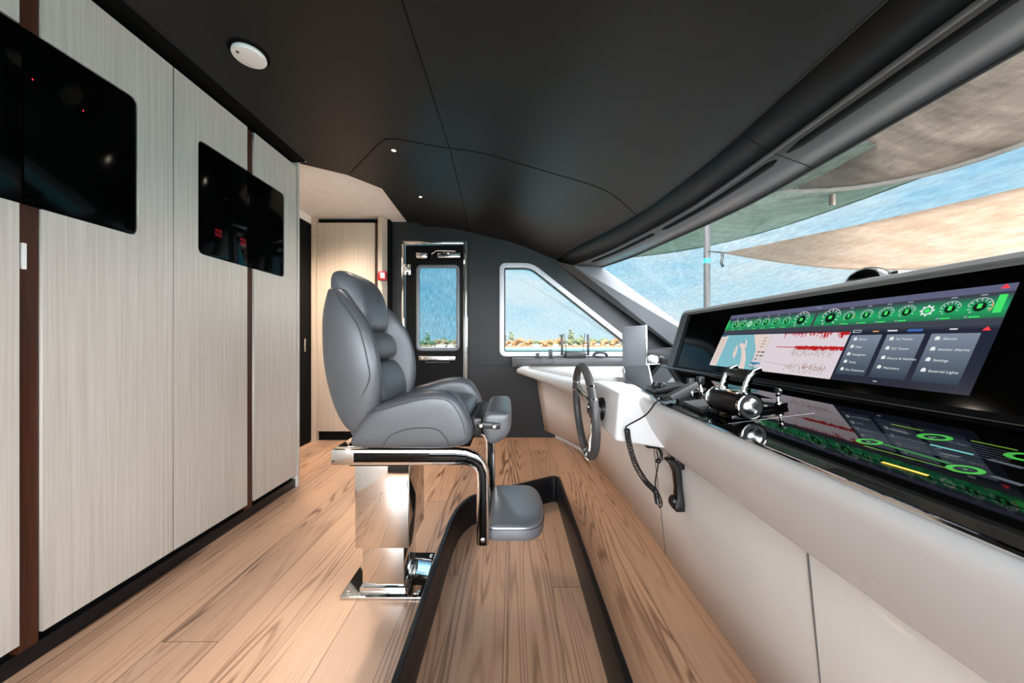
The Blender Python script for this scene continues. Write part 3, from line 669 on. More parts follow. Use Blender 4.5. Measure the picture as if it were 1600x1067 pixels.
# menu tiles
tm = bpy.data.materials.new('scr_tile'); tm.use_nodes = True; t_ = tm.node_tree; p_ = t_.nodes['Principled BSDF']
cc = N(t_, 'ShaderNodeTexCoord'); sx = N(t_, 'ShaderNodeSeparateXYZ'); t_.links.new(cc.outputs['Generated'], sx.inputs[0])
t_.links.new(ramp(t_, sx.outputs['Z'], [(0, srgb(44, 58, 76)), (1, srgb(122, 134, 152))]), p_.inputs['Emission Color']); p_.inputs['Emission Strength'].default_value = .40; p_.inputs['Base Color'].default_value = (.01, .01, .01, 1)
tiles = [(.676, .765), (.778, .868), (.882, .975)]
scr('menu_back', [(.667, 1, 0, .60)], E('scr_menu', 26, 32, 52), .0040)
for a, c in tiles: scr('menu_tile', [(a, c, .075, .555)], tm, .0044)
scr('menu_bar', [(.675, .70, .585, .59), (.675, .70, .612, .617), (.675, .677, .585, .617), (.699, .70, .585, .617), (.775, .80, .59, .605), (.915, .93, .59, .602), (.795, .805, .03, .038)], M_sw, .0050)
scr('menu_bar_lit', [(.825, .86, .583, .607)], E('scr_blue2', 60, 110, 190), .0052)
scr('menu_bar_amber', [(.735, .752, .588, .6)], M_so, .0052)
M_rr = E('scr_alert', 230, 50, 60, 1.0)
scr('alert_mark', [], M_rr, .0056, [[(.975, .575), (.99, .575), (.9825, .612)], [(.975, .955), (.99, .955), (.9825, .995)]])
ic = []
def text(body, s, t, size, m=M_sw):
    cu = bpy.data.curves.new('t', 'FONT'); cu.body = body; cu.size = size
    tmp = bpy.data.objects.new('tmp', cu); COL.objects.link(tmp)
    dg = bpy.context.evaluated_depsgraph_get(); me = bpy.data.meshes.new_from_object(tmp.evaluated_get(dg)); bpy.data.objects.remove(tmp, do_unlink=True)
    root = WL[DS.name]
    for v in me.vertices:
        q = sp3(s, t, .0054)+Vector((0, -v.co.x, 0))+ud*v.co.y; v.co = q-root
    me.materials.clear(); me.materials.append(m); me.name = 'menu_text'
    o = bpy.data.objects.new('menu_text', me); COL.objects.link(o); o.parent = DS; WL[o.name] = root
cols = [['Home', 'Maps', 'Navigation', 'Tanks', 'Fire Detection'], ['AC Power', 'DC Power', 'Doors & Hatches', 'Machinery'], ['Alarms', 'Anchor Alarms', 'Settings', 'External Lights']]
for (a, c), L_ in zip(tiles, cols):
    for k, w in enumerate(L_):
        t = .49-k*(.092 if len(L_) == 5 else .105)
        text(w, a+.028, t, .0085)
        ic.append([(a+.012, t), (a+.022, t), (a+.022, t+.028), (a+.017, t+.040), (a+.012, t+.028)])
scr('menu_icons', [], M_sw, .0052, ic)
# ---- flat display under the worktop glass (near right)
FD = empty('flat_display', (.68, .5, gz(.68)), 'dim flat display under the black worktop glass with green rings', 'display')
def fl(name, polys, m, lift=.0068):
    b = MB()
    for pl in polys: b.add([(x, y, gz(x)+lift) for x, y in pl], [tuple(range(len(pl)))])
    return b.build(name, m, FD, smooth=False)
def W2(u, v):
    k = (v-533.5)/(u-800); x = (1-.7436)/(k+.12); return (x, x*F/(u-800))
fl('panel', [[(.56, .735), (.56, .25), (.84, .25), (.84, .735)]], M_blackgloss, .0066)
def fring(u, v, r0, r1):
    x, y = W2(u, v); o = []
    for k in range(28):
        a = 2*PI*k/28; c = 2*PI*(k+1)/28
        o.append([(x+r0*math.cos(a), y+r0*math.sin(a)), (x+r1*math.cos(a), y+r1*math.sin(a)), (x+r1*math.cos(c), y+r1*math.sin(c)), (x+r0*math.cos(c), y+r0*math.sin(c))])
    return o
M_ring = E('flat_green', 50, 170, 50, .75)
for (u, v, r) in ((1358, 696, .017), (1460, 689, .020), (1508, 741, .017), (1606, 722, .020)): fl('ring_gauge', fring(u, v, r*.62, r)+fring(u, v, 0, r*.12), M_ring)
def bar(u0, v0, u1, v1, w):
    a = Vector(W2(u0, v0)); c = Vector(W2(u1, v1)); d = (c-a).normalized(); n = Vector((-d.y, d.x))*w
    return [tuple(a+n), tuple(c+n), tuple(c-n), tuple(a-n)]
fl('yellow_bar', [bar(1378, 729, 1450, 751, .0028)], E('flat_yellow', 245, 210, 80, .9), .0072)
fl('green_line', [bar(1392, 668, 1442, 679, .0014), bar(1517, 695, 1590, 711, .0014), bar(1350, 703, 1500, 745, .0010)], E('flat_lime', 120, 170, 40, .6), .0072)
fl('green_link', [bar(1380, 700, 1485, 732, .004)], E('flat_link', 20, 110, 40, .6), .0070)
fl('cyan_line', [bar(1453, 701, 1521, 718, .0018)], E('flat_cyan', 110, 215, 210, .75), .0072)
gl = []
for k in range(7): gl.append(bar(1330+k*5, 672+k*3.2, 1450+k*8, 700+k*4.5, .0009))
for k in range(6): gl.append(bar(1490-k*3, 693+k*3, 1590-k*3, 717+k*3, .0006))
for (a, c, d, e_) in ((1390, 676, 1420, 684), (1545, 725, 1600, 740), (1550, 752, 1600, 768), (1470, 715, 1500, 722)): gl.append(bar(a, c, d, e_, .004))
fl('grey_lines', gl, E('flat_grey', 80, 88, 100, .5), .0070)
# ================================================================== STEERING WHEEL
WC = Vector((.306, 1.43, .712)); tilt = math.radians(4)
wx = Vector((math.cos(tilt), 0, math.sin(tilt))); wz = Vector((-math.sin(tilt), 0, math.cos(tilt))); wx = Vector((math.cos(tilt), 0, math.sin(tilt))); wz = Vector((-math.sin(tilt), 0, math.cos(tilt))); wy = Vector((0, 1, 0))
SW = empty('steering_wheel', (.387, 1.43, .70), 'round leather helm wheel with chrome spokes on the side of the console', 'steering wheel')
def wp(r, a, off=0): return WC+wy*r*math.cos(a)+wz*r*math.sin(a)+wx*off
R_ = .184
MB().tube([wp(R_, 2*PI*k/56) for k in range(56)], .0165, 14, closed=True).build('rim', M_rimm, SW)
for a in (math.radians(150), math.radians(30), math.radians(270)):
    b = MB()
    for d in (-1, 1):
        b.tube([wp(.028, a+d*.5, .035), wp(.07, a+d*.16, .026), wp(.12, a+d*.075, .012), wp(R_, a+d*.11, 0)], .0065, 8)
    b.build('spoke', M_chrome, SW)
    for d in (-.13, .13):
        b = MB().tube([wp(R_, a+d+x) for x in (-.02, -.01, 0, .01, .02)], .0182, 14); b.build('rim_band', M_chrome, SW)
MB().lathe([(.012, -.012), (.034, -.006), (.040, .01), (.040, .03), (.03, .034)], WC+wx*.025, wx, 28).build('hub', M_plast, SW)
MB().lathe([(.001, -.014), (.016, -.014), (.02, -.01)], WC+wx*.025, wx, 20).build('hub_cap', M_chrome, SW)
MB().lathe([(.036, 0), (.036, .035), (.048, .036), (.048, .055)], WC+wx*.045-wx*.018, wx, 28).build('column', M_plast, SW)
# ================================================================== HELM CHAIR
CY = 1.425
CH = empty('helm_chair', (-.5, CY, 0), 'grey leather helm chair with armrests on a mirrored steel pedestal', 'chair')
# shell
lev_ = [  # z, back x at side, wing front x, half width, inner back x
    (.655, -.575, -.535, .190, -.545), (.69, -.617, -.50, .222, -.53), (.775, -.645, -.468, .236, -.53), (.87, -.663, -.462, .242, -.56), (.93, -.671, -.468, .243, -.575),
    (.99, -.674, -.482, .241, -.585), (1.05, -.674, -.503, .236, -.60), (1.10, -.672, -.536, .229, -.61), (1.15, -.664, -.578, .216, -.625), (1.185, -.652, -.618, .198, -.635), (1.20, -.648, -.632, .182, -.64)]
lev = [(z, xb-interp([(.66, 0), (.78, .008), (1.0, .012), (1.15, .022), (1.2, .034)], z), xf+.004, hw+.004, xi) for z, xb, xf, hw, xi in lev_]
def shellring(z, xb, xf, hw, xi):
    t = .052 if z < 1.12 else .04
    bb = .035 if z > .7 else .01
    L = [(xf+.000, -hw+t*.45), (xf-.012, -hw+.004), (lerp(xf, xb, .35), -hw-.007), (lerp(xf, xb, .75), -hw+.002), (xb+.005, -hw+.035), (xb-bb*.5, -hw*.6), (xb-bb, -.06), ]
    In = [(xf-.004, -hw+t*.95), (lerp(xf, xi, .4), -hw+t*1.15), (lerp(xf, xi, .85), -hw+t*1.35), (xi, -hw*.45), (xi-.01, -.05)]
    pts = L+[(x, -y) for x, y in reversed(L)]+[(x, -y) for x, y in In]+[(x, y) for x, y in reversed(In)]
    return [(x, CY+y, z) for x, y in pts]
MB().loft([shellring(*l) for l in lev]).build('backrest', M_leather, CH, sub=2)
# stitched seam lines on the near and far wing
for sgn in (-1, 1):
    pts = [(xf-.034, CY+sgn*(hw+.0060), z) for z, xb, xf, hw, xi in lev[3:9]]
    bs = bpy.data.objects.get('backrest')
    MB().tube(catmull([(-.525, CY+sgn*.2425, .80)]+[(x, y-sgn*.003, z) for x, y, z in pts]+[(-.628, CY+sgn*.208, 1.175)], 5), .0016, 6).build('stitching', M_seam, bs)
def puffy(name, pts, y0, y1, m, par, r=.02, sub=2, crown=.0, name2=None):
    L = [(y0, r), (y0+r*.35, r*.3), (y0+r, 0), ((y0+y1)/2, -crown), (y1-r, 0), (y1-r*.35, r*.3), (y1, r)]
    return MB().loft([[(a, y, c) for a, c in inset(pts, d)] for y, d in L]).build(name, m, par, sub=sub)
armp = [(-.575, .642), (-.535, .71), (-.495, .768), (-.44, .79), (-.384, .806), (-.335, .821), (-.29, .829), (-.24, .829), (-.205, .818), (-.178, .79), (-.155, .745), (-.136, .70), (-.138, .655), (-.17, .632), (-.25, .627), (-.35, .627), (-.47, .628), (-.54, .630)]
armp = [tuple(v)[:2] for v in armp]
for sgn in (-1, 1):
    yo = CY+sgn*.262; yi = CY+sgn*.165
    a_ = puffy('armrest', armp, min(yo, yi), max(yo, yi), M_leather, CH, r=.028)
    yq = CY+sgn*.2665
    b = MB()
    b.tube(catmull([(-.50, yq-sgn*.012, .755), (-.44, yq-sgn*.009, .768), (-.384, yq-sgn*.009, .784), (-.30, yq-sgn*.008, .803), (-.235, yq-sgn*.008, .802), (-.20, yq-sgn*.008, .78), (-.172, yq-sgn*.009, .73), (-.160, yq-sgn*.010, .68)], 5), .0014, 6)
    b.tube(catmull([(-.44, yq-sgn*.006, .64), (-.42, yq-sgn*.003, .675), (-.37, yq-sgn*.001, .698), (-.31, yq-sgn*.001, .706), (-.255, yq-sgn*.001, .70), (-.225, yq-sgn*.002, .67), (-.215, yq-sgn*.006, .64)], 5), .0014, 6)
    b.build('stitching', M_seam, a_)
puffy('seat_base', [(-.60, .66), (-.58, .74), (-.15, .735), (-.14, .66), (-.18, .632), (-.55, .632)], CY-.20, CY+.20, M_leather, CH, r=.02)
puffy('seat_cushion', [(-.57, .73), (-.54, .775), (-.42, .775), (-.28, .772), (-.19, .768), (-.155, .75), (-.15, .72), (-.2, .70), (-.5, .70)], CY-.172, CY+.172, M_leather, CH, r=.03)
def roll(name, z0, z1, x0, x1, hw, m=M_leather, d=.10):
    P = [(x0-d, z0), (x0-.03, z0+.002), (x0-.004, z0+.012), (lerp(x0, x1, .35)+.008, lerp(z0, z1, .35)), (lerp(x0, x1, .65)+.008, lerp(z0, z1, .65)), (x1-.004, z1-.012), (x1-.03, z1-.002), (x1-d, z1)]
    return puffy(name, P, CY-hw, CY+hw, m, CH, r=.03)
roll('back_cushion', .755, .925, -.468, -.512, .150)
roll('back_cushion', .922, 1.045, -.512, -.535, .135)
hp = [(-.64, 1.02), (-.58, 1.035), (-.556, 1.045), (-.546, 1.075), (-.550, 1.13), (-.562, 1.18), (-.576, 1.215), (-.595, 1.245), (-.62, 1.268), (-.655, 1.281), (-.685, 1.280), (-.702, 1.262), (-.708, 1.22), (-.70, 1.16), (-.69, 1.10)]
hd = puffy('headrest', hp, CY-.142, CY+.142, M_leather, CH, r=.045)
MB().tube([(-.5445-.013, CY-.018, 1.155), (-.5475-.013, CY, 1.170), (-.5445-.013, CY+.018, 1.155)], .0018, 6).build('emblem', M_seam, hd)
# flip-up front bolster
bp_ = [(-.105, .737), (-.085, .748), (-.02, .748), (-.003, .735), (-.001, .69), (-.005, .668), (-.02, .645), (-.06, .622), (-.085, .622), (-.10, .64), (-.118, .70)]
bo = puffy('front_bolster', bp_, CY-.19, CY+.20, M_leather, CH, r=.02)
for sgn in (-1, 1):
    yb = CY+sgn*.197
    br = MB().obox((-.085, yb, .697), (1, 0, -.06), (0, 1, 0), (.06, 0, 1), .042, .004, .011).build('hinge_bracket', M_plast, bo, bevel=.006)
    for dx in (-.026, .022): MB().lathe([(.009, 0), (.009, sgn*.002), (.006, sgn*.007)], (-.085+dx, yb+sgn*.002, .697-dx*.06), (0, 1, 0), 14).build('bolt', M_chrome, br)
MB().box(-.16, -.11, CY-.17, CY+.17, .655, .72).build('bolster_mount', M_plast, CH, bevel=.01)
# steel frame with bent legs
def bent(yc, hs=1.0, wd=.017):
    path = [(-.64, .590), (-.56, .590), (-.2, .590), (-.165, .588), (-.135, .578), (-.115, .560), (-.105, .535), (-.103, .5), (-.103, .278)]
    P = [Vector(p) for p in path]; rings = []
    for i, p in enumerate(P):
        d = (P[min(i+1, len(P)-1)]-P[max(i-1, 0)]).normalized(); n = Vector((-d.y, d.x)); h = hs*lerp(.028, .022, min(1, max(0, (i-2)/3)))
        rings.append([(p+n*h)[:]+(yc-wd,), (p+n*h)[:]+(yc+wd,), (p-n*h)[:]+(yc+wd,), (p-n*h)[:]+(yc-wd,)])
    return [[(a, y, c) for a, c, y in r] for r in rings]
for yc in (1.222, 1.628):
    fb = MB().loft(bent(yc)).build('frame_arm', M_chrome, CH, bevel=.005)
    MB().loft(bent(yc, .62, .0182)[1:]).build('dark_reflection', M_blackgloss, fb, bevel=.003)  # black strip added to stand in for the dark reflection on the bar
    MB().lathe([(.009, 0), (.009, .003), (.005, .006)], (-.103, yc-.017, .300), (0, -1, 0), 14).build('bolt', M_steel, fb)
MB().box(-.64, -.50, 1.24, 1.61, .565, .618).build('cross_plate', M_chrome, CH, bevel=.003)
MB().box(-.60, -.38, 1.26, 1.59, .54, .625).build('slide_rail', M_black, CH, smooth=False)
MB().box(-.35, -.16, 1.30, 1.55, .60, .63).build('seat_plate', M_black, CH, smooth=False)
# pedestal
MB().box(-.607, -.396, 1.318, 1.54, .20, .56).build('pedestal_sleeve', M_chrome, CH, bevel=.005)
MB().box(-.590, -.425, 1.345, 1.51, .0, .3).build('pedestal_column', M_chrome, CH, bevel=.003)
MB().box(-.598, -.417, 1.337, 1.52, .01, .035).build('pedestal_collar', M_chrome, CH, bevel=.003)
bpx = rpoly([(-.668, 1.318), (-.347, 1.318), (-.347, 1.60), (-.668, 1.60)], [.01, .01, .03, .03])
bpl = MB().prism(bpx, lambda a, c: (a, c, 0), lambda a, c: (a, c, .012)).build('base_plate', M_chrome, CH, bevel=.002)
for (x, y) in ((-.645, 1.345), (-.368, 1.345), (-.645, 1.575), (-.372, 1.575)):
    MB().lathe([(.009, 0), (.009, .001), (.006, .004)], (x, y, .012), (0, 0, 1), 12).build('bolt', M_steel, bpl)
# footrest
fp = [(-.088, 1.242), (.06, 1.242), (.095, 1.258), (.118, 1.30), (.130, 1.37), (.131, 1.45), (.122, 1.54), (.100, 1.595), (.07, 1.612), (-.088, 1.612)]
L_ = [(.268, .012), (.274, .002), (.285, 0), (.31, 0), (.322, .003), (.3285, .014)]
fo = MB().loft([[(a, c, z) for a, c in inset(rpoly(fp, .02, 2), d)] for z, d in L_]).build('footrest', M_footrest_lit, CH, bevel=.003, auto=True)
b = MB().loft([[(a, c, z) for a, c in inset(rpoly(fp, .02, 2), -.0007)] for z in (.3125, .315)]); b.build('piping', M_seam, fo)
MB().tube([(-.103, 1.222, .30), (-.103, 1.628, .30)], .010, 10).build('footrest_bar', M_chrome, CH)
# ================================================================== FLOOR RAIL
path = [(-.292, -.6), (-.292, 0), (-.292, .8), (-.292, 1.45), (-.290, 1.62), (-.280, 1.72), (-.258, 1.80), (-.225, 1.865), (-.175, 1.905), (-.10, 1.945), (.05, 2.03), (.20, 2.115), (.245, 2.14), (.272, 2.143), (.289, 2.125), (.292, 2.09), (.292, 1.9), (.292, 1.2), (.292, .6), (.292, -.6)]
def railring(p, q, r, h=.155):
    P = Vector(p); d = (Vector(r)-Vector(q)).normalized(); n = Vector((-d.y, d.x))
    o = []
    for k, z in ((-.011, 0), (-.011, h-.006), (-.007, h), (.007, h), (.011, h-.006), (.011, 0)): v = P+n*k; o.append((v.x, v.y, z))
    return o
b = MB().loft([railring(path[i], path[max(i-1, 0)], path[min(i+1, len(path)-1)]) for i in range(len(path))])
rail = tag(b.build('foot_rail', M_rail, smooth=True), 'low black raised kerb running round the floor area under the footrest', 'rail')
# ================================================================== THINGS ON THE WORKTOP
def onx(x): return gz(x)+.0062
# throttle
TH = empty('throttle_control', (.55, .85, onx(.55)), 'chrome and black twin lever throttle control on the glass worktop', 'throttle')
z0 = onx(.55)+.034
MB().box(.515, .585, .80, .91, onx(.55)-.004, onx(.55)+.012).build('base', M_blackgloss, TH, bevel=.004)
MB().lathe([(.024, 0), (.0275, .006), (.0275, .105), (.0255, .115)], (.55, .80, z0), (0, 1, 0), 32).build('barrel', M_plast, TH)
MB().lathe([(.0255, -.002), (.030, -.001), (.030, .008), (.0275, .010)], (.55, .787, z0), (0, 1, 0), 36).build('end_ring', M_chrome, TH)
MB().lathe([(.001, 0), (.0265, 0), (.0265, .006)], (.55, .7845, z0), (0, 1, 0), 36).build('end_face', M_plast, TH)
MB().lathe([(.001, -.002), (.009, -.001), (.0165, .001), (.0185, .003), (.0185, .006)], (.55, .7815, z0), (0, 1, 0), 36).build('end_cap', M_steel, TH)
MB().lathe([(.026, 0), (.0295, .001), (.0295, .008), (.022, .012)], (.55, .915, z0), (0, 1, 0), 36).build('end_ring', M_chrome, TH)
MB().box(.535, .572, .815, .90, z0+.024, z0+.030).build('top_plate', M_chrome, TH, bevel=.003)
for yl in (.808, .893):
    pth = [(.552, yl, z0+.022), (.556, yl, z0+.045), (.562, yl, z0+.065), (.574, yl, z0+.078), (.59, yl, z0+.084)]
    P = pth; rings = []
    for i, p in enumerate(P):
        w = [.011, .008, .007, .009, .006][i]; dx = [1, 1, .95, .7, .4][i]; dz = [0, -.2, -.3, -.7, -.9][i]
        rings.append([(p[0]+w*dx, p[1]-.004, p[2]+w*dz), (p[0]+w*dx, p[1]+.004, p[2]+w*dz), (p[0]-w*dx, p[1]+.004, p[2]-w*dz), (p[0]-w*dx, p[1]-.004, p[2]-w*dz)])
    MB().loft(rings).build('lever', M_chrome, TH, bevel=.002)
MB().lathe([(.008, 0), (.0095, .003), (.0095, .078), (.008, .082)], (.566, .811, z0+.071), (0, 1, 0), 18).build('grip', M_plast, TH)
MB().lathe([(.0098, 0), (.0098, .002)], (.566, .852, z0+.071), (0, 1, 0), 18).build('grip_joint', M_gasket, TH)
def plate(name, x0, x1, y0, y1, h, m, label, cat, bev=.003):
    b = MB().loft([[(x, y, onx(x)) for x, y in ((x0, y0), (x1, y0), (x1, y1), (x0, y1))], [(x, y, onx(x)+h) for x, y in ((x0, y0), (x1, y0), (x1, y1), (x0, y1))]])
    return tag(b.build(name, m, bevel=bev), label, cat)
e = empty('control_pad', (.545, .955, onx(.5)), 'flat silver topped control pad on the worktop beside the throttle', 'control pad')
MB().loft([[(x, y, onx(x)) for x, y in ((.497, .895), (.595, .925), (.60, 1.02), (.505, 1.02))], [(x, y, onx(x)+.010) for x, y in ((.497, .895), (.595, .925), (.60, 1.02), (.505, 1.02))]]).build('body', M_plast, e, bevel=.002)
MB().loft([[(x, y, onx(x)+h_) for x, y in ((.500, .900), (.592, .929), (.597, 1.016), (.508, 1.016))] for h_ in (.0095, .0112)]).build('top_plate', M_silver, e, smooth=False)
e = empty('joystick_unit', (.66, .95, onx(.66)), 'black plate with a small chrome joystick behind the throttle', 'joystick')
MB().loft([[(x, y, onx(x)+h_) for x, y in ((.615, .845), (.70, .865), (.715, 1.02), (.63, 1.02))] for h_ in (0, .012)]).build('body', M_blackgloss, e, bevel=.002)
MB().lathe([(.010, 0), (.010, .003), (.004, .006), (.003, .018), (.006, .022), (.0065, .03), (.003, .036)], (.672, .862, onx(.672)+.012), (0, 0, 1), 16).build('stick', M_chrome, e)
MB().lathe([(.008, 0), (.009, .006), (.005, .011)], (.672, .862, onx(.672)+.040), (0, 0, 1), 16).build('knob', M_plast, e)
e = empty('trim_tab_control', (.62, 1.08, onx(.62)), 'chrome ringed round control between the throttle and the knobs', 'control')
MB().lathe([(.022, 0), (.022, .006), (.014, .008), (.014, .014)], (.605, .985, onx(.605)+.0), (0, 0, 1), 24).build('ring', M_chrome, e)
MB().lathe([(.016, .0), (.018, .004), (.016, .009), (.001, .010)], (.605, .985, onx(.605)+.012), (0, 0, 1), 24).build('cap', M_steel, e)
e = empty('switch_box', (.57, 1.27, onx(.57)), 'low black switch box with knobs at the far end of the worktop', 'switch box')
MB().loft([[(x, y, onx(x)+h_) for x, y in ((.515, 1.23), (.64, 1.25), (.655, 1.34), (.525, 1.345))] for h_ in (0, .016)]).build('body', M_plast, e, bevel=.003)
for (x, y, r) in ((.545, 1.30, .011), (.553, 1.26, .013)):
    MB().lathe([(r, 0), (r, .012), (r*.8, .015)], (x, y, onx(x)+.016), (0, 0, 1), 16).build('knob', M_plast, e)
for i, (x, y) in enumerate(((.628, 1.20), (.668, 1.21))):
    e = empty('lever_switch', (x, y, onx(x)), ['square black lever switch nearer the wheel on chrome base', 'square black lever switch nearer the big display on chrome base'][i], 'switch', 'black lever switches on the worktop')
    MB().lathe([(.018, 0), (.018, .004), (.008, .006), (.005, .02)], (x, y, onx(x)), (0, 0, 1), 20).build('base', M_steel, e)
    MB().box(x-.011, x+.011, y-.010, y+.010, onx(x)+.018, onx(x)+.046).build('knob', M_plast, e, bevel=.003)
for i, (x, y) in enumerate(((.575, 1.15), (.63, 1.10))):
    e = empty('push_button', (x, y, onx(x)), ['round chrome push button between microphone and switch box', 'round chrome push button between microphone and throttle'][i], 'button', 'chrome buttons on the worktop')
    MB().lathe([(.014, 0), (.014, .004), (.010, .005)], (x, y, onx(x)), (0, 0, 1), 20).build('ring', M_chrome, e)
    MB().lathe([(.009, .004), (.008, .008)], (x, y, onx(x)), (0, 0, 1), 16).build('cap', M_plast, e)
# microphone with coiled cord
mc = empty('handheld_microphone', (.53, 1.1, onx(.53)), 'grey handheld radio microphone lying on the glass worktop', 'microphone')
a = Vector((.495, 1.075, onx(.495)+.014)); c = Vector((.585, 1.085, onx(.585)+.045)); d = (c-a).normalized(); n = Vector((0, 1, 0)); u_ = d.cross(n)
MB().obox((a+c)/2, d, n, u_, (c-a).length/2, .016, .010).build('body', mat('mic_grey', (.05, .052, .056), .5), mc, bevel=.004)
MB().obox((a+c)/2+Vector((.0, 0, -.022)), d, n, u_, .02, .012, .012).build('clip', M_plast, mc, bevel=.003)
MB().tube([a+Vector((.004, 0, 0)), a-d*.02], [.007, .004], 10).build('strain_relief', M_plast, mc)
P0 = a-d*.02
cord = empty('coiled_cord', (.42, 1.18, .60), 'black coiled microphone cord hanging over the console lip', 'cord')
lead = catmull([P0, (.462, 1.09, .808), (.44, 1.12, .76), (.405, 1.175, .715), (.397, 1.19, .702), (.404, 1.20, .69)], 6)
MB().tube(lead, .0026, 8).build('lead', M_plast, cord)
ax_ = catmull([(.404, 1.20, .69), (.418, 1.215, .63), (.45, 1.24, .55), (.497, 1.27, .48), (.545, 1.30, .43), (.552, 1.30, .405), (.556, 1.30, .385)], 40)
co = []; turns = 46; n_ = turns*12
for i in range(n_+1):
    t = i/n_*(len(ax_)-1); k = min(int(t), len(ax_)-2); p = ax_[k].lerp(ax_[k+1], t-k); d = (ax_[k+1]-ax_[k]).normalized(); aa = d.orthogonal().normalized(); bb = d.cross(aa); aa = Vector((0, 1, 0)).cross(d).normalized(); bb = d.cross(aa)
    th = 2*PI*turns*i/n_; co.append(p+(aa*math.cos(th)+bb*math.sin(th))*.0085)
MB().tube(co, .0024, 6).build('coil', M_plast, cord)
MB().tube(catmull([(.556, 1.30, .385), (.565, 1.305, .366), (.575, 1.31, .372), (.572, 1.31, .40), (.562, 1.34, .44), (.60, 1.40, .50), (.605, 1.43, .545)], 6), .0026, 8).build('tail', M_plast, cord)
hk = empty('cord_hook', (.60, 1.46, .56), 'small black bracket under the console lip holding the cord', 'hook')
MB().box(.575, .615, 1.45, 1.49, .545, .585).build('bracket', M_plast, hk, bevel=.004)
MB().tube(catmull([(.60, 1.45, .55), (.608, 1.42, .556), (.612, 1.40, .54), (.607, 1.39, .515)], 5), .006, 8).build('arm', M_plast, hk)
MB().sphere((.600, 1.40, .51), .011).build('knob', M_plast, hk)
# telephone handset hung on the panel
hs = empty('phone_handset', (.67, 1.345, .33), 'black telephone handset hanging on the cream console front', 'handset')
def pz(z): return .671+(.524-z)*.103-.004
prof = []
for (z, out_, w, th) in ((z+.045, o_, w, th) for z, o_, w, th in ((.495, .045, .020, .016), (.487, .040, .021, .02), (.47, .028, .021, .016), (.44, .022, .018, .013), (.38, .022, .017, .012), (.34, .024, .020, .014), (.315, .032, .024, .02), (.30, .034, .024, .02), (.292, .03, .022, .018))):
    x = pz(z)-out_
    prof.append([(x-th, 1.345-w, z), (x-th, 1.345+w, z), (x+th, 1.345+w, z), (x+th, 1.345-w, z)])
MB().loft(prof).build('grip', M_plast, hs, bevel=.006)
MB().lathe([(.018, 0), (.022, .008), (.022, .02)], (pz(.38)-.056, 1.345, .377), (1, 0, -.3), 18).build('earpiece', M_plast, hs)
MB().box(pz(.515)-.035, pz(.515)+.004, 1.325, 1.365, .50, .545).build('cradle', M_plast, hs, bevel=.004)
# ================================================================== FAR LEDGE AND THINGS ON IT
LZ = .836
lg = struct(MB().box(-.0, 1.9, 3.30, YF-.02, .755, LZ).build('trim_12', M_wing, bevel=.004))
struct(MB().box(.3, 1.05, 3.32, 3.34, .70, .757).build('trim_13', M_black, smooth=False))
def FX(u, Y): return (u-800)*Y/F
rt = empty('wifi_router', (FX(899, 3.4), 3.42, LZ), 'black router with four upright antennas on the window ledge', 'router')
xr = FX(899, 3.4); b = MB().box(xr-.098, xr+.098, 3.36, 3.50, LZ, LZ+.066); b.build('body', M_plast, rt, bevel=.006)
for (dx, lean, w, z1) in ((-.128, 0, .012, .235), (-.078, -.03, .004, .245), (.078, .025, .004, .245), (.135, 0, .012, .235)):
    MB().loft([[(xr+dx-w, 3.43, LZ+.03), (xr+dx+w, 3.43, LZ+.03), (xr+dx+w, 3.44, LZ+.03), (xr+dx-w, 3.44, LZ+.03)], [(xr+dx+lean-w, 3.43, LZ+z1), (xr+dx+lean+w, 3.43, LZ+z1), (xr+dx+lean+w, 3.44, LZ+z1), (xr+dx+lean-w, 3.44, LZ+z1)]]).build('antenna', M_plast, rt, bevel=.003)
MB().box(xr-.14, xr+.147, 3.432, 3.442, LZ+.025, LZ+.035).build('antenna_bar', M_plast, rt, smooth=False)
tp = empty('desk_telephone', (FX(938, 3.4), 3.4, LZ), 'small black curved telephone handset on the window ledge right of router', 'telephone')
xt = FX(938, 3.4)
MB().tube(catmull([(xt-.068, 3.40, LZ+.016), (xt-.05, 3.40, LZ+.045), (xt, 3.40, LZ+.056), (xt+.05, 3.40, LZ+.045), (xt+.068, 3.40, LZ+.016)], 5), .014, 10).build('handset', M_plast, tp)
MB().box(xt-.04, xt+.04, 3.38, 3.44, LZ, LZ+.022).build('cradle', M_plast, tp, bevel=.005)
for i, (u, hh) in enumerate(((840, .05), (860, .085))):
    x = FX(u, 3.38)
    e = empty('cable_plug', (x, 3.38, LZ), ['squat black plug at the left end of the window ledge', 'taller black plug beside the router on the window ledge'][i], 'plug', 'plugs on the window ledge')
    MB().box(x-.018, x+.018, 3.36, 3.39, LZ, LZ+hh).build('body', M_plast, e, bevel=.005)
    MB().box(x-.035, x+.045, 3.35, 3.395, LZ, LZ+.012).build('foot', M_plast, e, bevel=.003)
    MB().tube(catmull([(x+.0, 3.35, LZ+.006), (x+.01, 3.31, LZ+.004), (x+.02, 3.293, LZ-.03), (x+.05*(1-2*i), 3.293, LZ-.06)], 6), .003, 6).build('cable', M_plast, e)
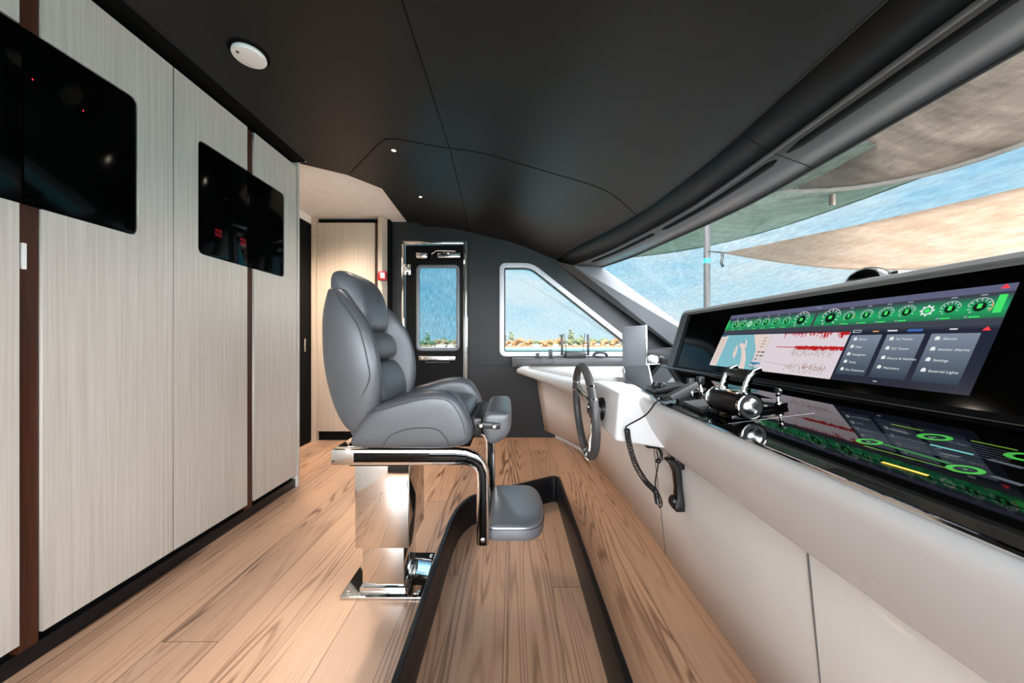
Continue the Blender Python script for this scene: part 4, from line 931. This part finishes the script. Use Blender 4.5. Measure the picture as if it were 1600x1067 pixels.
# monitor seen from the back, bag and gooseneck
mo = empty('small_monitor', (.90, 2.62, .76), 'upright silver backed monitor standing on the far end of the console', 'monitor')
zb = .778
MB().loft([[(.855, 2.64, zb), (1.018, 2.60, zb), (1.032, 2.625, zb), (.869, 2.665, zb)], [(.850, 2.64, 1.112), (1.013, 2.60, 1.125), (1.027, 2.625, 1.125), (.864, 2.665, 1.112)]]).build('back_panel', M_silver, mo, bevel=.005)
MB().loft([[(1.019, 2.598, zb), (1.034, 2.60, zb), (1.036, 2.625, zb), (1.021, 2.625, zb)], [(1.014, 2.598, 1.127), (1.029, 2.60, 1.127), (1.031, 2.625, 1.127), (1.016, 2.625, 1.127)]]).build('edge_frame', M_steel, mo, bevel=.002)
MB().box(.87, 1.02, 2.58, 2.70, .762, .78).build('foot', M_plast, mo, bevel=.004)
MB().tube([(.87, 2.63, .80), (.83, 2.63, .802), (.74, 2.55, .768)], .006, 8).build('prop_leg', M_steel, mo)
bag = MB(); P = [(1.06, 2.62, .80), (1.11, 2.60, .795), (1.15, 2.58, .79), (1.09, 2.64, .86)]
for i, (x, y, z) in enumerate(P): bag.sphere((x, y, z), .048-.003*i, 22, (1.1, 1, .7+.2*(i == 3)))
bag.v = [tuple(Vector(v)+noise.noise_vector(Vector(v)*38)*.014+noise.noise_vector(Vector(v)*90)*.006) for v in bag.v]
tag(bag.build('crumpled_bag', mat('white_fabric', (.5, .5, .52), .8, bump=.4, bscale=60, var=.3, vscale=30)), 'crumpled white cloth bag between the small monitor and display housing', 'bag')
hps = MB().tube([(1.20+.045*math.cos(k*PI/8), 2.75, .775+.10*math.sin(k*PI/8)) for k in range(9)], .012, 8)
tag(hps.build('headphones', M_plast), 'dark arched headset behind the crumpled bag', 'headset')
# forward dashboard under the windscreen
struct(MB().box(1.345, 2.35, YB, YF-.18, .66, .76).build('wall_dashboard', M_wing, smooth=False))
struct(MB().box(1.35, 2.35, YB, 3.40, .76, .94).build('trim_14', M_wing, bevel=.01))
# dome on top of the housing
dm = empty('compass', (1.15, 1.10, 1.19), 'black dome compass on top of the display housing', 'compass')
MB().lathe([(.058, 0), (.060, .006), (.055, .012)], (1.15, 1.10, 1.188), (0, 0, 1), 28).build('base', M_plast, dm)
MB().sphere((1.15, 1.10, 1.190), .055, 24, (1, 1, .9)).build('dome', M_blackgloss, dm)
MB().box(1.20, 1.25, 1.06, 1.09, 1.187, 1.222).build('bracket', M_steel, dm, bevel=.006)
# ================================================================== OUTSIDE
struct(MB().box(-9, 6.5, YF+.12, 4.9, -.6, -.5).build('side_deck', mat('deck', srgb(190, 150, 120), .6), smooth=False))
struct(MB().box(-9, 2.9, 4.5, 4.66, -.6, .858).build('bulwark', mat('bulwark_cream', srgb(225, 200, 180), .5), bevel=.02))
struct(MB().box(2.3, 9, -4, 5.2, -.2, .1).build('foredeck', mat('foredeck', srgb(225, 222, 215), .6), smooth=False))
M_hem = mat('white_webbing', (.13, .12, .11), .8)
def sail(name, corners, m, sags, label, n=14, hem=True):
    A, B, C_, D = [Vector(c) for c in corners]
    e0, e1, mid = sags
    rows = []
    for i in range(n+1):
        t = i/n; r = []
        for j in range(n+1):
            s = j/n; p = (A*(1-s)+B*s)*(1-t)+(D*(1-s)+C_*s)*t
            p = p+Vector((0, 0, -(e0*(1-t)+e1*t)*math.sin(PI*s)-mid*math.sin(PI*s)*math.sin(PI*t))); r.append(p)
        rows.append(r)
    o = MB().loft(rows, closed=False).build(name, m, auto=False, solid=.003)
    tag(o, label, 'sail')
    h = MB().tube(rows[0], .014 if m is not m_brown else .03, 6).build('hem', m if m is not m_brown else M_hem, o)
    return o
m_tan = cloth_mat('tan_sail', srgb(158, 142, 128), srgb(176, 164, 154), 1.5, (1, 4, 1), .75)
m_green = cloth_mat('green_sail', srgb(98, 108, 101), srgb(123, 132, 125), 3, (1, 5, 1), .7)
m_brown = cloth_mat('brown_sail', srgb(98, 91, 86), srgb(135, 128, 121), 1.2, (1, 4, 1), .7)
def P3(u, v, Y): return Vector(((u-800)*Y/F, Y, 1-(v-533.5)*Y/F))
sail('shade_sail', [P3(1133, 395, 4.6), P3(1760, 362, 3.8), P3(1760, 255, 2.2), P3(1134, 394, 4.58)], m_tan, (.32, .02, 0), 'tan triangular shade sail stretched over the foredeck')
sail('shade_sail', [P3(960, 404, 7.0), P3(1470, 265, 4.0), P3(1330, 210, 2.6), P3(1140, 260, 4.2)], m_green, (.22, .1, .05), 'grey green shade sail outside the upper windscreen')
sail('shade_sail', [P3(1195, 297, 3.9), P3(1750, 165, 2.4), P3(1750, -20, 1.5), P3(1190, 200, 3.5)], m_brown, (.20, .0, .02), 'mottled brown shade sail above the windscreen, highest of the sails')
po = empty('pole', (2.63, 4.6, .1), 'slim grey pole outside the windscreen with a blue band', 'pole')
MB().tube([(2.635, 4.62, .05), (2.64, 4.62, 2.62)], .040, 12).build('shaft', mat('pole_grey', (.045, .042, .04), .6), po)
MB().tube([(2.64, 4.62, 2.06), (2.64, 4.62, 2.12)], .042, 12).build('band', mat('blue_tape', srgb(20, 160, 190), .5), po)
rp = MB().tube(catmull([P3(1108, 393, 4.55), P3(1122, 394, 4.58), P3(1136, 395, 4.6)], 4), .010, 6)
rp.tube(catmull([P3(1128, 394, 4.55), P3(1129, 402, 4.55), P3(1127, 410, 4.55), P3(1130, 417, 4.55)], 4), .016, 6)
tag(rp.build('rope', M_plast), 'short black rope tying the tan sail to the pole', 'rope')
tag(MB().tube([P3(1300, 283, 4.0), P3(1300, 322, 4.0)], .03, 10).build('spreader_bar', mat('bar_brown', (.2, .14, .1), .5)), 'short brown bar seen under the brown shade sail', 'bar')
# sea, beach and shore
def sea_mat():
    m = mat('sea_water', srgb(48, 128, 138), .35, spec=.3, bump=.3, bscale=2, var=.2, vscale=.05); return m
struct(MB().box(-900, 900, -300, 252, -4.2, -4).build('sea', sea_mat(), smooth=False))
struct(MB().loft([[(-500, 246, -4.1), (500, 246, -4.1)], [(-500, 262, -3.2), (500, 262, -3.2)], [(-500, 420, -2.4), (500, 420, -2.4)]], closed=False).build('beach', mat('sand', srgb(150, 128, 112), .9, var=.08, vscale=.1), smooth=False))
random.seed(11)
def blob(b, c, r, sq, sd):
    rings = []; c = Vector(c); n = 9
    for i in range(n+1):
        a = PI*i/n; rr = max(math.sin(a), .01); row = []
        for k in range(12):
            d = Vector((rr*math.cos(2*PI*k/12), rr*math.sin(2*PI*k/12), -math.cos(a)))
            q = 1+.45*noise.noise(d*2.1+Vector((sd, sd*2, 0)))
            row.append(c+Vector((d.x*r*sq[0]*q, d.y*r*sq[1]*q, d.z*r*sq[2]*q)))
        rings.append(row)
    b.loft(rings)
leafs = [mat('leaf_green', srgb(56, 62, 34), .9, var=.35, vscale=.8), mat('leaf_orange', srgb(92, 66, 36), .9, var=.3, vscale=.8), mat('leaf_grey', srgb(62, 68, 48), .9, var=.3, vscale=.8)]
M_bark = mat('bark', srgb(120, 90, 65), .9)
protos = []
TL = ['olive green broad tree behind the distant beach', 'rust orange bushy tree behind the distant beach', 'tall grey green slender tree rising above the distant shore']
for kind in range(3):
    r = empty('shore_tree', (0, 0, -3), TL[kind], 'tree', 'trees along the distant shore'); b = MB()
    if kind == 2:
        for j, (dx, dz, rr) in enumerate(((0, 7.5, 1.7), (.6, 9.3, 1.3), (-.5, 10.8, 1.0), (.9, 5.8, 1.5), (-1.2, 6.3, 1.2))): blob(b, (dx, 0, -3+dz), rr, (1.1, 1, .7), j+9)
    else:
        for j in range(6): blob(b, (random.uniform(-3, 3), random.uniform(-1, 1), -3+random.uniform(2.2, 5.0)), random.uniform(1.5, 2.4), (1.1, 1, .8), j*3+kind)
    b.build('crown', leafs[kind], r); MB().tube([(0, 0, -3.5), (.2, 0, -3+(8 if kind == 2 else 3.5))], [.3, .12], 6).build('trunk', M_bark, r)
    protos.append(r)
first = [True]*3
for k in range(74):
    x = -108+k*3.0+random.uniform(-1, 1); kind = random.choice([0, 0, 1, 1, 1, 2]) if k not in (31, 33, 52, 55) else 2
    y = 268+(k % 3)*11+random.uniform(-2, 2); s = random.uniform(.7, 1.15)
    if k in (33, 52): s = 1.25
    pr = protos[kind]
    if first[kind]: r = pr; first[kind] = False
    else:
        r = pr.copy(); COL.objects.link(r)
        for ch in list(pr.children): c = ch.copy(); COL.objects.link(c); c.parent = r
    r.location = (x, y, -3.2); r.rotation_euler = (0, 0, random.uniform(-.5, .5)); r.scale = (s, s, s)
b = MB(); random.seed(5)
for k in range(150): blob(b, (-112+k*1.6+random.uniform(-.6, .6), 264+random.uniform(-1, 3), -2.8), random.uniform(.7, 1.6), (1.3, 1, .9), k)
tag(b.build('scrub', leafs[1]), 'low orange brown scrub along the top of the distant beach', 'scrub', kind='stuff')
for i, (u, w) in enumerate(((688, 6), (704, 4), (838, 5), (868, 4))):
    x = (u-800)*258/F
    e = empty('beach_hut', (x, 258, -3.4), ['pale beach hut seen through the door window, left one', 'pale beach hut seen through the door window, right one', 'pale beach hut left of the tall tree in the side window', 'pale beach hut right of the tall tree in the side window'][i], 'hut')
    MB().box(x-w/2, x+w/2, 257, 260, -3.6, -1.6).build('walls', M_whitew, e, smooth=False)
    MB().prism([(x-w/2-.4, -1.6), (x+w/2+.4, -1.6), (x, -.4)], lambda a, c: (a, 256.6, c), lambda a, c: (a, 260.4, c)).build('roof', M_bark, e, smooth=False)
